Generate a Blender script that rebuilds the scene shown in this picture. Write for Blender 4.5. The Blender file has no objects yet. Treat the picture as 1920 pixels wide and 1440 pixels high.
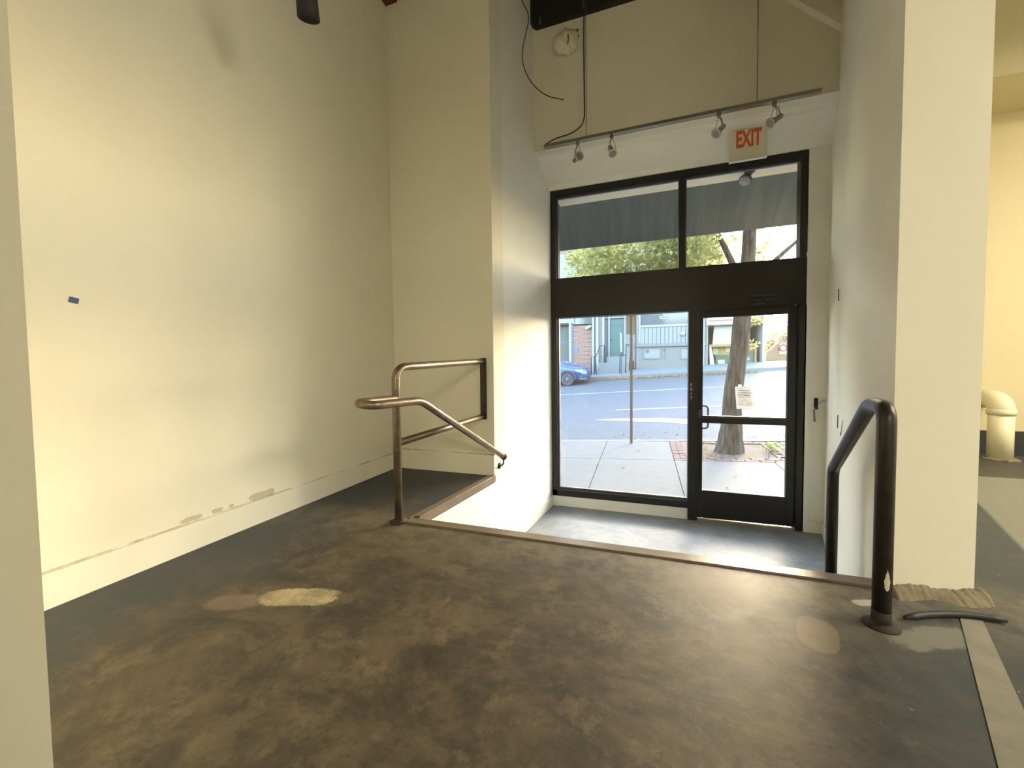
import bpy, bmesh, math, random
from mathutils import Vector, Matrix
random.seed(7)
R = math.radians
scene = bpy.context.scene
col = scene.collection

# ------------------------------------------------------------------ camera
FPX = 718.0
YAW, PITCH, ROLL = R(-18.8913), R(-2.25435), R(0.6496)
CAM = Vector((0, 0, 0.9))
_f = Vector((math.sin(YAW)*math.cos(PITCH), math.cos(YAW)*math.cos(PITCH), math.sin(PITCH)))
_r = Vector((math.cos(YAW), -math.sin(YAW), 0)); _d = _f.cross(_r)
RIGHT = _r*math.cos(ROLL) + _d*math.sin(ROLL)
DOWN = _d*math.cos(ROLL) - _r*math.sin(ROLL)
FWD = _f
cam = bpy.data.cameras.new('camera'); cam.sensor_fit = 'HORIZONTAL'; cam.sensor_width = 36
cam.lens = FPX/1920*36; cam.clip_start = 0.02; cam.clip_end = 500
camo = bpy.data.objects.new('camera', cam); col.objects.link(camo)
m = Matrix((RIGHT, -DOWN, -FWD)).transposed().to_4x4(); m.translation = CAM
camo.matrix_world = m
scene.camera = camo

# ------------------------------------------------------------------ world, sun, exposure
SUN_AZ, SUN_EL = 12.0, 17.0           # degrees right of +Y, above the horizon
w = bpy.data.worlds.new('sky'); scene.world = w; w.use_nodes = True
nt = w.node_tree; nt.nodes.clear()
sky = nt.nodes.new('ShaderNodeTexSky'); sky.sky_type = 'NISHITA'; sky.sun_disc = False
sky.sun_elevation = R(SUN_EL); sky.sun_rotation = R(SUN_AZ); sky.air_density = 1.0; sky.dust_density = 2.2
bg = nt.nodes.new('ShaderNodeBackground'); bg.inputs['Strength'].default_value = 2.45
wo = nt.nodes.new('ShaderNodeOutputWorld')
nt.links.new(sky.outputs[0], bg.inputs[0]); nt.links.new(bg.outputs[0], wo.inputs[0])
sun = bpy.data.lights.new('sun', 'SUN'); sun.energy = 2.6; sun.angle = R(0.6); sun.color = (1, .86, .66)
suno = bpy.data.objects.new('sun', sun); col.objects.link(suno)
sd = Vector((math.sin(R(SUN_AZ))*math.cos(R(SUN_EL)), math.cos(R(SUN_AZ))*math.cos(R(SUN_EL)), math.sin(R(SUN_EL))))
suno.rotation_euler = sd.to_track_quat('Z', 'Y').to_euler(); suno.location = sd*60
vs = scene.view_settings
vs.view_transform = 'Standard'; vs.look = 'None'; vs.exposure = 0.82; vs.gamma = 1.0; vs.use_curve_mapping = False

def portal(name, cx, cz, sx, sz, y):   # guides sky sampling through the real window openings
    l = bpy.data.lights.new(name, 'AREA'); l.shape = 'RECTANGLE'; l.size = sx; l.size_y = sz
    l.cycles.is_portal = True
    o = bpy.data.objects.new(name, l); col.objects.link(o)
    o.location = (cx, y, cz); o.rotation_euler = (R(-90), 0, 0)
portal('window_portal', -0.25, 0.49, 1.40, 2.02, 4.60)
portal('door_portal', 0.97, 0.50, 0.78, 1.85, 4.60)
portal('transom_portal', 0.22, 2.40, 2.36, 0.92, 4.60)

# ------------------------------------------------------------------ pixel -> direction helpers
def ray(px, py): return RIGHT*((px-960)/FPX) + DOWN*((py-720)/FPX) + FWD
def onpl(px, py, p0, n):
    d = ray(px, py); n = Vector(n); return CAM + d*((Vector(p0)-CAM).dot(n)/d.dot(n))
def ony(px, py, y): return onpl(px, py, (0, y, 0), (0, 1, 0))
def onx(px, py, x): return onpl(px, py, (x, 0, 0), (1, 0, 0))
def onz(px, py, z): return onpl(px, py, (0, 0, z), (0, 0, 1))

# ------------------------------------------------------------------ materials
class NG:
    def __init__(s, name):
        s.m = bpy.data.materials.new(name); s.m.use_nodes = True; s.t = s.m.node_tree; s.t.nodes.clear()
        s.out = s.n('ShaderNodeOutputMaterial'); s._pos = None
    def n(s, typ, **kw):
        nd = s.t.nodes.new(typ)
        for k, v in kw.items(): setattr(nd, k, v)
        return nd
    def set(s, sock, v):
        if hasattr(v, 'is_output') or isinstance(v, bpy.types.NodeSocket): s.t.links.new(v, sock)
        elif isinstance(v, (tuple, list)) and len(v) == 3 and sock.type == 'RGBA': sock.default_value = (*v, 1)
        else: sock.default_value = v
    def pos(s):
        if s._pos is None: s._pos = s.n('ShaderNodeNewGeometry').outputs['Position']
        return s._pos
    def xyz(s):
        nd = s.n('ShaderNodeSeparateXYZ'); s.set(nd.inputs[0], s.pos()); return nd.outputs
    def math(s, op, a, b=None, clamp=False):
        nd = s.n('ShaderNodeMath', operation=op, use_clamp=clamp); s.set(nd.inputs[0], a)
        if b is not None: s.set(nd.inputs[1], b)
        return nd.outputs[0]
    def mapping(s, scale, rot=(0, 0, 0), vec=None):
        nd = s.n('ShaderNodeMapping'); s.set(nd.inputs['Vector'], vec or s.pos())
        nd.inputs['Scale'].default_value = scale; nd.inputs['Rotation'].default_value = rot
        return nd.outputs[0]
    def noise(s, scale, detail=6, rough=.6, vec=None, dist=0):
        nd = s.n('ShaderNodeTexNoise'); s.set(nd.inputs['Vector'], vec or s.pos())
        nd.inputs['Scale'].default_value = scale; nd.inputs['Detail'].default_value = detail
        nd.inputs['Roughness'].default_value = rough; nd.inputs['Distortion'].default_value = dist
        return nd.outputs['Fac']
    def step(s, v, a, b):              # smooth 0..1 as v runs from a to b
        nd = s.n('ShaderNodeMapRange', interpolation_type='SMOOTHSTEP'); s.set(nd.inputs[0], v)
        nd.inputs[1].default_value = a; nd.inputs[2].default_value = b
        return nd.outputs[0]
    def mix(s, f, a, b):
        nd = s.n('ShaderNodeMix', data_type='RGBA'); s.set(nd.inputs[0], f); s.set(nd.inputs[6], a); s.set(nd.inputs[7], b)
        return nd.outputs[2]
    def bsdf(s, color, rough=.6, metal=0, bump=None, bstr=.2, bdist=.01, spec=.5, coat=0):
        p = s.n('ShaderNodeBsdfPrincipled'); s.set(p.inputs['Base Color'], color); s.set(p.inputs['Roughness'], rough)
        s.set(p.inputs['Metallic'], metal); p.inputs['Specular IOR Level'].default_value = spec
        p.inputs['Coat Weight'].default_value = coat
        if bump is not None:
            b = s.n('ShaderNodeBump'); b.inputs['Strength'].default_value = bstr; b.inputs['Distance'].default_value = bdist
            s.set(b.inputs['Height'], bump); s.t.links.new(b.outputs[0], p.inputs['Normal'])
        s.t.links.new(p.outputs[0], s.out.inputs[0]); s.p = p
        return s.m
    def ell(s, a, b, ca, cb, ra, rb, rot=0, amp=.35, nz=None, soft=.15):   # soft-edged blotch mask around (ca, cb)
        da = s.math('SUBTRACT', a, ca); db = s.math('SUBTRACT', b, cb)
        c, si = math.cos(rot), math.sin(rot)
        u = s.math('ADD', s.math('MULTIPLY', da, c/ra), s.math('MULTIPLY', db, si/ra))
        v = s.math('ADD', s.math('MULTIPLY', da, -si/rb), s.math('MULTIPLY', db, c/rb))
        d = s.math('ADD', s.math('POWER', s.math('ABSOLUTE', u), 3), s.math('POWER', s.math('ABSOLUTE', v), 3))
        if nz is not None: d = s.math('ADD', d, s.math('MULTIPLY', s.math('SUBTRACT', nz, .5), amp*4))
        return s.step(d, 1+soft, 1-soft)

def mat(name, c, rough=.6, metal=0, var=.06, vs=6, bump=.1, bs=60, spec=.5, coat=0):
    g = NG(name); nz = g.noise(vs, 5)
    dk = tuple(max(0, x*(1-var*2.2)) for x in c); lt = tuple(min(1, x*(1+var*2.2)) for x in c)
    colr = g.mix(nz, dk, lt)
    return g.bsdf(colr, rough, metal, g.noise(bs, 3) if bump else None, bump, .004, spec, coat)

def wall_mat(name, c, scuffs=(), axis='y', rough=.75, line=None):
    g = NG(name); X, Y, Z = g.xyz()
    nz = g.noise(1.1, 4, .55); colr = g.mix(g.step(nz, .3, .7), tuple(x*.965 for x in c), tuple(min(1, x*1.02) for x in c))
    if scuffs:
        fine = g.noise(34, 6, .75)
        A = Y if axis == 'y' else X
        msk = None
        for a, b, ra, rb in scuffs:
            e = g.ell(A, Z, a, b, ra, rb, 0, 1.1, fine, .35)
            msk = e if msk is None else g.math('MAXIMUM', msk, e)
        colr = g.mix(g.math('MULTIPLY', msk, .55), colr, (.34, .27, .19))
    if line:
        ln = g.math('MULTIPLY', g.step(g.math('ABSOLUTE', g.math('SUBTRACT', Z, line)), .0065, .003), g.step(g.noise(5, 5, .7), .38, .6))
        colr = g.mix(g.math('MULTIPLY', ln, .6), colr, (.24, .17, .09))
    smear = g.math('MULTIPLY', g.step(g.noise(3.2, 8, .75), .62, .78), g.step(Z, 1.3, .2))
    colr = g.mix(g.math('MULTIPLY', smear, .16), colr, (.30, .27, .20))
    return g.bsdf(colr, rough, 0, g.noise(160, 2), .12, .002, .35)

CREAM = (.80, .765, .635)
SC = [(onx(x, y, -2.165).y, onx(x, y, -2.165).z, ry, rz) for x, y, ry, rz in
      ((262, 1014, .018, .010), (360, 972, .05, .012), (408, 957, .03, .013), (434, 948, .015, .01), (492, 928, .085, .022))]
M = {}
M['wall'] = wall_mat('cream wall paint', CREAM)
M['wall_left'] = wall_mat('cream wall paint scuffed', CREAM, SC, line=.141)
M['wall_back'] = wall_mat('cream ledge wall paint', CREAM, line=.176)
M['wall_white'] = wall_mat('white wall paint', (.86, .85, .79))
M['wall_yellow'] = wall_mat('yellow wall paint', (.50, .435, .26))
M['base'] = mat('baseboard paint', (.82, .79, .67), .5, var=.02, bump=.05)
M['ceiling'] = mat('ceiling paint', (.05, .048, .045), .9)

def floor_mat():
    g = NG('worn painted concrete'); X, Y, Z = g.xyz()
    n1 = g.noise(2.6, 12, .72, g.mapping((1, 1.7, 1), (0, 0, R(35))), .5)
    n2 = g.noise(8.5, 9, .75); n3 = g.noise(30, 8, .8)
    worn = g.mix(g.step(n1, .34, .66), (.028, .025, .018), (.105, .078, .046))
    worn = g.mix(g.math('MULTIPLY', g.step(n2, .45, .75), .55), worn, (.145, .111, .066))
    n4 = g.noise(5.5, 14, .82, None, .3); worn = g.mix(g.math('MULTIPLY', g.step(n4, .50, .56), .55), worn, (.026, .023, .017)); n5 = g.noise(3.6, 14, .8, g.mapping((1, 1, 1), (0, 0, 1)), .2)
    worn = g.mix(g.math('MULTIPLY', g.step(n5, .53, .60), .5), worn, (.155, .12, .072))
    dark = g.mix(n2, (.019, .027, .033), (.050, .062, .070))
    wob = g.math('MULTIPLY', g.math('SUBTRACT', n1, .5), 1.3)
    left = g.step(g.math('ADD', X, g.math('MULTIPLY', wob, .7)), -1.45, -1.95)
    far = g.step(g.math('ADD', Y, wob), 2.0, 2.45)
    rgt = g.math('MULTIPLY', g.step(g.math('ADD', g.math('ADD', X, g.math('MULTIPLY', Y, -.45)), g.math('MULTIPLY', wob, .5)), -.18, .28), 1.0)
    dk = g.math('MAXIMUM', g.math('MAXIMUM', left, far), rgt)
    scr = g.math('MULTIPLY', g.step(g.noise(9, 8, .75), .35, .62), .75)
    dk = g.math('MULTIPLY', dk, g.math('ADD', g.math('MULTIPLY', scr, .5), .62), True)
    c = g.mix(dk, worn, dark)
    near = g.math('MULTIPLY', g.math('MULTIPLY', g.step(Y, 1.45, 1.85), g.step(Y, 2.1, 1.95)), g.step(n2, .35, .6))
    c = g.mix(g.math('MULTIPLY', near, .5), c, (.20, .165, .11))
    c = g.mix(g.math('MULTIPLY', g.ell(X, Y, -1.30, 1.135, .15, .058, R(18), .7, n3, .3), g.math('ADD', g.math('MULTIPLY', g.step(n2, .35, .6), .55), .4)), c, (.40, .34, .19))
    c = g.mix(g.math('MULTIPLY', g.ell(X, Y, -1.52, 1.03, .10, .05, R(18), .6, n3, .5), .5), c, (.20, .14, .11))
    c = g.mix(g.math('MULTIPLY', g.ell(X, Y, .557, 1.515, .056, .098, R(-17), .25, n3, .1), .55), c, (.19, .14, .075))
    c = g.mix(g.math('MULTIPLY', g.ell(X, Y, .80, 1.77, .05, .02, R(20), .9, n3), .7), c, (.42, .40, .33))
    c = g.mix(g.math('MULTIPLY', g.ell(X, Y, .90, 1.60, .14, .05, R(25), 1.2, g.noise(14, 8, .8), .5), .6), c, (.24, .235, .19))
    spk = g.math('MULTIPLY', g.step(g.noise(55, 2, .5), .735, .76), rgt)
    c = g.mix(g.math('MULTIPLY', spk, .7), c, (.5, .5, .47))
    # the painted band and the bare concrete of the next room
    s1 = g.math('SUBTRACT', g.math('MULTIPLY', g.math('SUBTRACT', X, 2.064), .927), g.math('MULTIPLY', g.math('SUBTRACT', Y, 3.319), .375))
    bare = g.mix(n2, (.12, .115, .095), (.22, .21, .18))
    c = g.mix(g.step(s1, -.01, .015), c, bare)
    c = g.mix(g.step(Y, 4.05, 4.09), c, (.045, .042, .032))
    rough = g.math('ADD', g.math('MULTIPLY', n2, .30), .42)
    return g.bsdf(c, rough, 0, n3, .12, .003, .5)
M['floor'] = floor_mat()
def floor2_mat():
    g = NG('grey painted concrete'); X, Y, Z = g.xyz(); n1 = g.noise(3.2, 8, .7); n2 = g.noise(14, 6, .7)
    c = g.mix(g.step(n1, .3, .7), (.16, .185, .215), (.28, .29, .30))
    c = g.mix(g.math('MULTIPLY', g.step(n2, .5, .75), .5), c, (.40, .38, .36))
    return g.bsdf(c, g.math('ADD', g.math('MULTIPLY', n1, .22), .42), 0, n2, .12, .003, .35)
M['floor_low'] = floor2_mat()
M['strip'] = mat('floor strip cement', (.22, .20, .155), .8, var=.2, vs=9, bump=.3)
M['mortar'] = mat('bare mortar', (.20, .165, .105), .95, var=.25, vs=30, bump=.8, bs=90)
M['nosing'] = mat('brown nosing strip', (.20, .155, .11), .35, .1, var=.14, vs=8)
M['frame'] = mat('dark bronze aluminium', (.012, .009, .006), .45, 0, var=.15, vs=12, bump=.05)
M['gasket'] = mat('grey bronze gasket', (.10, .095, .10), .4, .4)
M['steel'] = mat('worn raw steel', (.21, .165, .115), .36, .75, var=.3, vs=22, bump=.12)
M['black_steel'] = mat('dark painted steel', (.030, .024, .018), .38, .25, var=.3, vs=22, bump=.12)
M['rust'] = mat('rusty steel', (.030, .022, .016), .8, .2, var=.35, vs=40, bump=.5)
M['chip'] = mat('bare paint chip', (.62, .58, .45), .8)
M['white'] = mat('white paint', (.80, .79, .74), .5, var=.02, bump=.03)
M['sign'] = mat('off white sign plastic', (.80, .77, .62), .45, var=.02, bump=0)
M['red'] = mat('red orange sign letters', (.70, .13, .035), .5, var=.02, bump=0)
M['letter'] = mat('pale sticker letters', (.62, .56, .46), .6, var=.02, bump=0)
M['black'] = mat('black rubber', (.012, .012, .012), .6)
M['cable'] = mat('dark cable', (.035, .026, .014), .6)
M['wire'] = mat('grey wire', (.14, .125, .09), .5, .4)
M['track'] = mat('brushed nickel', (.36, .33, .26), .35, .7, var=.05)
M['chrome'] = mat('polished chrome', (.62, .60, .55), .18, .9, var=.05)
M['lens'] = mat('lamp lens', (.92, .92, .90), .3, 0, var=.05)
M['head'] = mat('satin chrome', (.62, .59, .52), .32, .45, var=.05)
M['blue_tape'] = mat('blue masking tape', (.035, .075, .20), .6)
M['foam'] = mat('cream expanding foam', (.90, .83, .60), .95, var=.2, vs=30, bump=1, bs=60)
M['brownstuff'] = mat('torn brown board', (.26, .17, .08), .9, var=.3, vs=40)
M['brass'] = mat('brown cord', (.30, .20, .09), .5)
M['oxide'] = mat('dark red steel primer', (.10, .02, .015), .7)
M['ink'] = mat('grey ink', (.30, .27, .26), .9, bump=0)
def glass_mat(name, tint=(1, 1, 1), refl=.07, haze=.02):
    g = NG(name)
    tr = g.n('ShaderNodeBsdfTransparent'); tr.inputs[0].default_value = (*tint, 1)
    gl = g.n('ShaderNodeBsdfGlossy'); gl.inputs['Roughness'].default_value = .02
    df = g.n('ShaderNodeBsdfTranslucent'); df.inputs[0].default_value = (.8, .78, .7, 1)
    fr = g.n('ShaderNodeFresnel'); fr.inputs[0].default_value = 1.28
    a = g.n('ShaderNodeMixShader'); g.set(a.inputs[0], g.math('MULTIPLY', fr.outputs[0], refl/.07)); g.t.links.new(tr.outputs[0], a.inputs[1]); g.t.links.new(gl.outputs[0], a.inputs[2])
    b = g.n('ShaderNodeMixShader'); b.inputs[0].default_value = haze; g.t.links.new(a.outputs[0], b.inputs[1]); g.t.links.new(df.outputs[0], b.inputs[2])
    g.t.links.new(b.outputs[0], g.out.inputs[0]); return g.m
M['glass'] = glass_mat('dusty window glass', (.98, .99, .98), .05, .008)
M['farglass'] = mat('shop window glass', (.046, .057, .069), .12, 0, var=.25, vs=1.5, bump=0)
def thin_mat(name, c, t, w=.4, rough=.8, var=.2, vsn=6):
    g = NG(name); nz = g.noise(vsn, 4)
    d = g.n('ShaderNodeBsdfDiffuse'); g.set(d.inputs[0], g.mix(nz, tuple(x*(1-var) for x in c), tuple(x*(1+var) for x in c)))
    t_ = g.n('ShaderNodeBsdfTranslucent'); g.set(t_.inputs[0], g.mix(nz, tuple(x*(1-var) for x in t), tuple(x*(1+var) for x in t)))
    a = g.n('ShaderNodeMixShader'); a.inputs[0].default_value = w
    g.t.links.new(d.outputs[0], a.inputs[1]); g.t.links.new(t_.outputs[0], a.inputs[2]); g.t.links.new(a.outputs[0], g.out.inputs[0]); return g.m
M['paper'] = thin_mat('white paper', (.78, .77, .76), (.66, .66, .66), .45, var=.03)
M['leaf'] = thin_mat('yellow green leaves', (.17, .185, .075), (.32, .33, .12), .5, var=.45, vsn=1.6)
M['leaf_dry'] = thin_mat('dry yellow leaves', (.32, .26, .08), (.3, .24, .06), .3)
M['hedge'] = thin_mat('autumn hedge leaves', (.26, .17, .07), (.34, .22, .07), .4, var=.3)
def awn_mat():
    g = NG('grey green awning canvas'); X, Y, Z = g.xyz()
    v = g.noise(3, 6, .65, g.mapping((3.0, .25, .25)))
    c = g.mix(g.step(v, .3, .7), (.024, .029, .026), (.045, .050, .044))
    d = g.n('ShaderNodeBsdfDiffuse'); g.set(d.inputs[0], c); t_ = g.n('ShaderNodeBsdfTranslucent'); g.set(t_.inputs[0], g.mix(v, (.022, .024, .021), (.040, .042, .036)))
    a = g.n('ShaderNodeMixShader'); a.inputs[0].default_value = .22
    g.t.links.new(d.outputs[0], a.inputs[1]); g.t.links.new(t_.outputs[0], a.inputs[2]); g.t.links.new(a.outputs[0], g.out.inputs[0]); return g.m
M['awning'] = awn_mat()
M['soffit'] = mat('beige soffit board', (.78, .70, .53), .8, var=.03)
def bark_mat():
    g = NG('furrowed bark'); X, Y, Z = g.xyz()
    v = g.noise(9, 7, .7, g.mapping((2.6, 2.6, .32)), .5); f = g.noise(40, 4, .7)
    c = g.mix(g.step(v, .36, .62), (.020, .015, .011), (.125, .105, .084)); c = g.mix(g.math('MULTIPLY', f, .3), c, (.10, .088, .066))
    return g.bsdf(c, .95, 0, v, 1.0, .05, .2)
M['bark'] = bark_mat()
M['soil'] = mat('dry soil', (.078, .058, .043), 1, var=.4, vs=12, bump=1, bs=40)
M['walk'] = mat('sidewalk concrete', (.092, .089, .083), .9, var=.10, vs=7, bump=.3, bs=70)
M['curb'] = mat('kerb concrete', (.112, .104, .086), .9, var=.1)
M['kerb_red'] = mat('red brown kerb stone', (.140, .098, .082), .9, var=.15)
M['asphalt'] = mat('asphalt', (.058, .060, .067), .9, var=.10, vs=3, bump=.4, bs=80)
M['line'] = mat('white road paint', (.187, .187, .187), .8, var=.05)
M['yline'] = mat('yellow road paint', (.390, .322, .166), .8, var=.05)
M['pbrick'] = mat('red paving brick', (.104, .055, .045), .9, var=.2, vs=4, bump=.4)
M['galv'] = mat('weathered sign post', (.150, .125, .104), .6, .3, var=.1)
M['signback'] = mat('bare sign back', (.291, .258, .187), .5, .2, var=.05)
M['signbrown'] = mat('brown metal box', (.156, .083, .057), .6)
def brick_mat():
    g = NG('red brick wall'); X, Y, Z = g.xyz()
    cb = g.n('ShaderNodeCombineXYZ'); g.set(cb.inputs[0], X); g.set(cb.inputs[1], Z)
    b = g.n('ShaderNodeTexBrick'); g.set(b.inputs['Vector'], cb.outputs[0]); b.inputs['Scale'].default_value = 1
    b.inputs['Brick Width'].default_value = .21; b.inputs['Row Height'].default_value = .075; b.inputs['Mortar Size'].default_value = .009
    b.inputs['Color1'].default_value = (.115, .045, .033, 1); b.inputs['Color2'].default_value = (.15, .07, .05, 1); b.inputs['Mortar'].default_value = (.26, .22, .19, 1)
    return g.bsdf(b.outputs[0], .9, 0, b.outputs['Fac'], -.4, .01, .2)
M['brick'] = brick_mat()
M['trimw'] = mat('white exterior trim', (.195, .195, .190), .6, var=.03)
M['stucco'] = mat('grey beige stucco', (.122, .119, .107), .9, var=.06, bump=.3)
M['stucco_pink'] = mat('pale mauve stucco', (.141, .127, .122), .9, var=.05)
M['slate'] = mat('slate blue paint', (.063, .075, .102), .7)
M['garage'] = mat('grey green garage door', (.057, .063, .057), .7)
M['greendoor'] = mat('sea green door paint', (.024, .065, .058), .5, var=.04)
M['board'] = mat('pale grey siding', (.146, .153, .153), .75, var=.03)
M['stone'] = mat('pale step concrete', (.120, .127, .127), .9, var=.06)
M['iron'] = mat('dark iron rail', (.02, .02, .026), .5, .4)
M['upper_brick'] = mat('pinkish upper wall', (.157, .095, .080), .9, var=.08)
M['skyglass'] = mat('pale blue pane', (.086, .129, .166), .1, 0, var=.1, vs=.5, bump=0)
M['neon'] = mat('white neon tube', (.281, .287, .287), .3)
M['car'] = mat('blue car paint', (.013, .052, .177), .25, .35, var=.03, bump=0, coat=1)
M['carglass'] = mat('car window glass', (.156, .177, .187), .08, 0, bump=0)
M['tyre'] = mat('tyre rubber', (.03, .03, .032), .85)
M['plastic'] = mat('black car plastic', (.03, .03, .035), .6)
M['alloy'] = mat('silver alloy', (.187, .190, .193), .3, .7)
M['headlight'] = mat('headlamp glass', (.218, .231, .237), .15)
M['orange'] = mat('orange timber', (.225, .131, .036), .7, var=.12)
M['greenbin'] = mat('dark green bin', (.023, .047, .023), .5)
M['creamboard'] = mat('cream board', (.262, .233, .124), .7)
M['whitesheet'] = mat('white sheet', (.309, .309, .298), .8, var=.02)
M['tan'] = mat('tan garden wall', (.189, .124, .066), .9, var=.12)
M['ring'] = mat('dull red ring', (.218, .052, .036), .6)
M['adablue'] = mat('blue access sign', (.016, .068, .260), .5, bump=0)
M['plant'] = thin_mat('light green weed', (.2, .25, .08), (.22, .28, .06), .4)
M['lampglow'] = None

# ------------------------------------------------------------------ mesh helpers
OFF = {}
class MB:
    def __init__(s): s.v = []; s.f = []
    def add(s, vs, fs):
        b = len(s.v); s.v += [Vector(p) for p in vs]; s.f += [tuple(i+b for i in f) for f in fs]; return s
    def box(s, x0, x1, y0, y1, z0, z1):
        return s.add([(x0, y0, z0), (x1, y0, z0), (x1, y1, z0), (x0, y1, z0), (x0, y0, z1), (x1, y0, z1), (x1, y1, z1), (x0, y1, z1)],
                     [(3, 2, 1, 0), (4, 5, 6, 7), (0, 1, 5, 4), (1, 2, 6, 5), (2, 3, 7, 6), (3, 0, 4, 7)])
    def obox(s, c, ax, ay, az):        # oriented box: centre and three half-axis vectors
        c, ax, ay, az = Vector(c), Vector(ax), Vector(ay), Vector(az)
        P = [c+ax*i+ay*j+az*k for k in (-1, 1) for i, j in ((-1, -1), (1, -1), (1, 1), (-1, 1))]
        return s.add(P, [(3, 2, 1, 0), (4, 5, 6, 7), (0, 1, 5, 4), (1, 2, 6, 5), (2, 3, 7, 6), (3, 0, 4, 7)])
    def prism(s, poly, z0, z1, fz=None):
        n = len(poly); a = sum(poly[i][0]*poly[(i+1) % n][1]-poly[(i+1) % n][0]*poly[i][1] for i in range(n))
        if a < 0: poly = poly[::-1]
        f0 = fz[0] if fz else (lambda x, y: z0); f1 = fz[1] if fz else (lambda x, y: z1)
        vs = [(x, y, f0(x, y)) for x, y in poly]+[(x, y, f1(x, y)) for x, y in poly]
        return s.add(vs, [tuple(range(n))[::-1], tuple(range(n, 2*n))]+[(i, (i+1) % n, n+(i+1) % n, n+i) for i in range(n)])
    def extr(s, poly, axis, a0, a1):   # polygon in the other two axes, extruded along axis (0 = x, 1 = y)
        n = len(poly)
        mk = (lambda a, p: (a, p[0], p[1])) if axis == 0 else (lambda a, p: (p[0], a, p[1]))
        vs = [mk(a0, p) for p in poly]+[mk(a1, p) for p in poly]
        return s.add(vs, [tuple(range(n))[::-1], tuple(range(n, 2*n))]+[(i, (i+1) % n, n+(i+1) % n, n+i) for i in range(n)])
    def tube(s, pts, r, seg=12, cap=True):
        pts = [Vector(p) for p in pts]; n = len(pts); rr = r if isinstance(r, (list, tuple)) else [r]*n
        t0 = (pts[1]-pts[0]).normalized(); u = t0.orthogonal().normalized(); vs = []
        for i, p in enumerate(pts):
            t = ((pts[min(i+1, n-1)]-p).normalized()+(p-pts[max(i-1, 0)]).normalized())
            t = t.normalized() if t.length > 1e-6 else t0
            u = (u-t*u.dot(t)).normalized(); w_ = t.cross(u)
            vs += [p+(u*math.cos(2*math.pi*k/seg)+w_*math.sin(2*math.pi*k/seg))*rr[i] for k in range(seg)]
        fs = [(i*seg+k, i*seg+(k+1) % seg, (i+1)*seg+(k+1) % seg, (i+1)*seg+k) for i in range(n-1) for k in range(seg)]
        if cap: fs += [tuple(range(seg))[::-1], tuple(range((n-1)*seg, n*seg))]
        return s.add(vs, fs)
    def lathe(s, prof, c, axis, seg=24, cap=True):   # prof: (radius, height along axis)
        ax = Vector(axis).normalized(); u = ax.orthogonal().normalized(); w_ = ax.cross(u); c = Vector(c); vs = []
        for r_, h in prof: vs += [c+ax*h+(u*math.cos(2*math.pi*k/seg)+w_*math.sin(2*math.pi*k/seg))*max(r_, 1e-4) for k in range(seg)]
        n = len(prof)
        fs = [(i*seg+k, i*seg+(k+1) % seg, (i+1)*seg+(k+1) % seg, (i+1)*seg+k) for i in range(n-1) for k in range(seg)]
        if cap: fs += [tuple(range(seg))[::-1], tuple(range((n-1)*seg, n*seg))]
        return s.add(vs, fs)
    def build(s, name, m, parent=None, smooth=False, bevel=0, seg=2):
        if parent is not None: o0 = OFF[parent.name]
        else:
            lo = Vector([min(v[i] for v in s.v) for i in range(3)]); hi = Vector([max(v[i] for v in s.v) for i in range(3)])
            o0 = Vector(((lo.x+hi.x)/2, (lo.y+hi.y)/2, lo.z))
        me = bpy.data.meshes.new(name); me.from_pydata([v-o0 for v in s.v], [], s.f)
        bm = bmesh.new(); bm.from_mesh(me); bmesh.ops.recalc_face_normals(bm, faces=bm.faces)
        if bevel: bmesh.ops.bevel(bm, geom=[e for e in bm.edges if len(e.link_faces) == 2 and e.calc_face_angle(0) > .5], offset=bevel, segments=seg, affect='EDGES', clamp_overlap=True)
        bm.to_mesh(me); bm.free(); me.materials.append(m)
        if smooth: me.shade_smooth() if smooth is True else me.shade_smooth()
        o = bpy.data.objects.new(name, me); col.objects.link(o)
        if parent is not None: o.parent = parent
        else: o.location = o0
        OFF[o.name] = o0
        return o
def tag(o, label=None, cat=None, group=None, kind=None):
    if label: o['label'] = label
    if cat: o['category'] = cat
    if group: o['group'] = group
    if kind: o['kind'] = kind
    return o
def empty(name, loc, label=None, cat=None, group=None, kind=None):
    o = bpy.data.objects.new(name, None); o.empty_display_size = .1; col.objects.link(o); o.location = loc
    OFF[o.name] = Vector(loc); return tag(o, label, cat, group, kind)
def struct(name, mb, m, label, cat, **k): return tag(mb.build(name, m, **k), label, cat, kind='structure')
def bx(*a): return MB().box(*a)
def arc(c, a, b, a0, a1, n=8):         # points on a circle arc: centre, two axes (with radius), angles in degrees
    c, a, b = Vector(c), Vector(a), Vector(b)
    return [c+a*math.cos(R(a0+(a1-a0)*i/n))+b*math.sin(R(a0+(a1-a0)*i/n)) for i in range(n+1)]
def fillet(pts, r, n=6):               # polyline with rounded corners
    pts = [Vector(p) for p in pts]; out = [pts[0]]
    for i in range(1, len(pts)-1):
        p = pts[i]; a = (pts[i-1]-p); b = (pts[i+1]-p); l = min(r, a.length*.49, b.length*.49)
        a = p+a.normalized()*l; b = p+b.normalized()*l
        out += [a*(1-t)**2+p*2*t*(1-t)+b*t*t for t in [k/n for k in range(n+1)]]
    return out+[pts[-1]]
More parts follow.
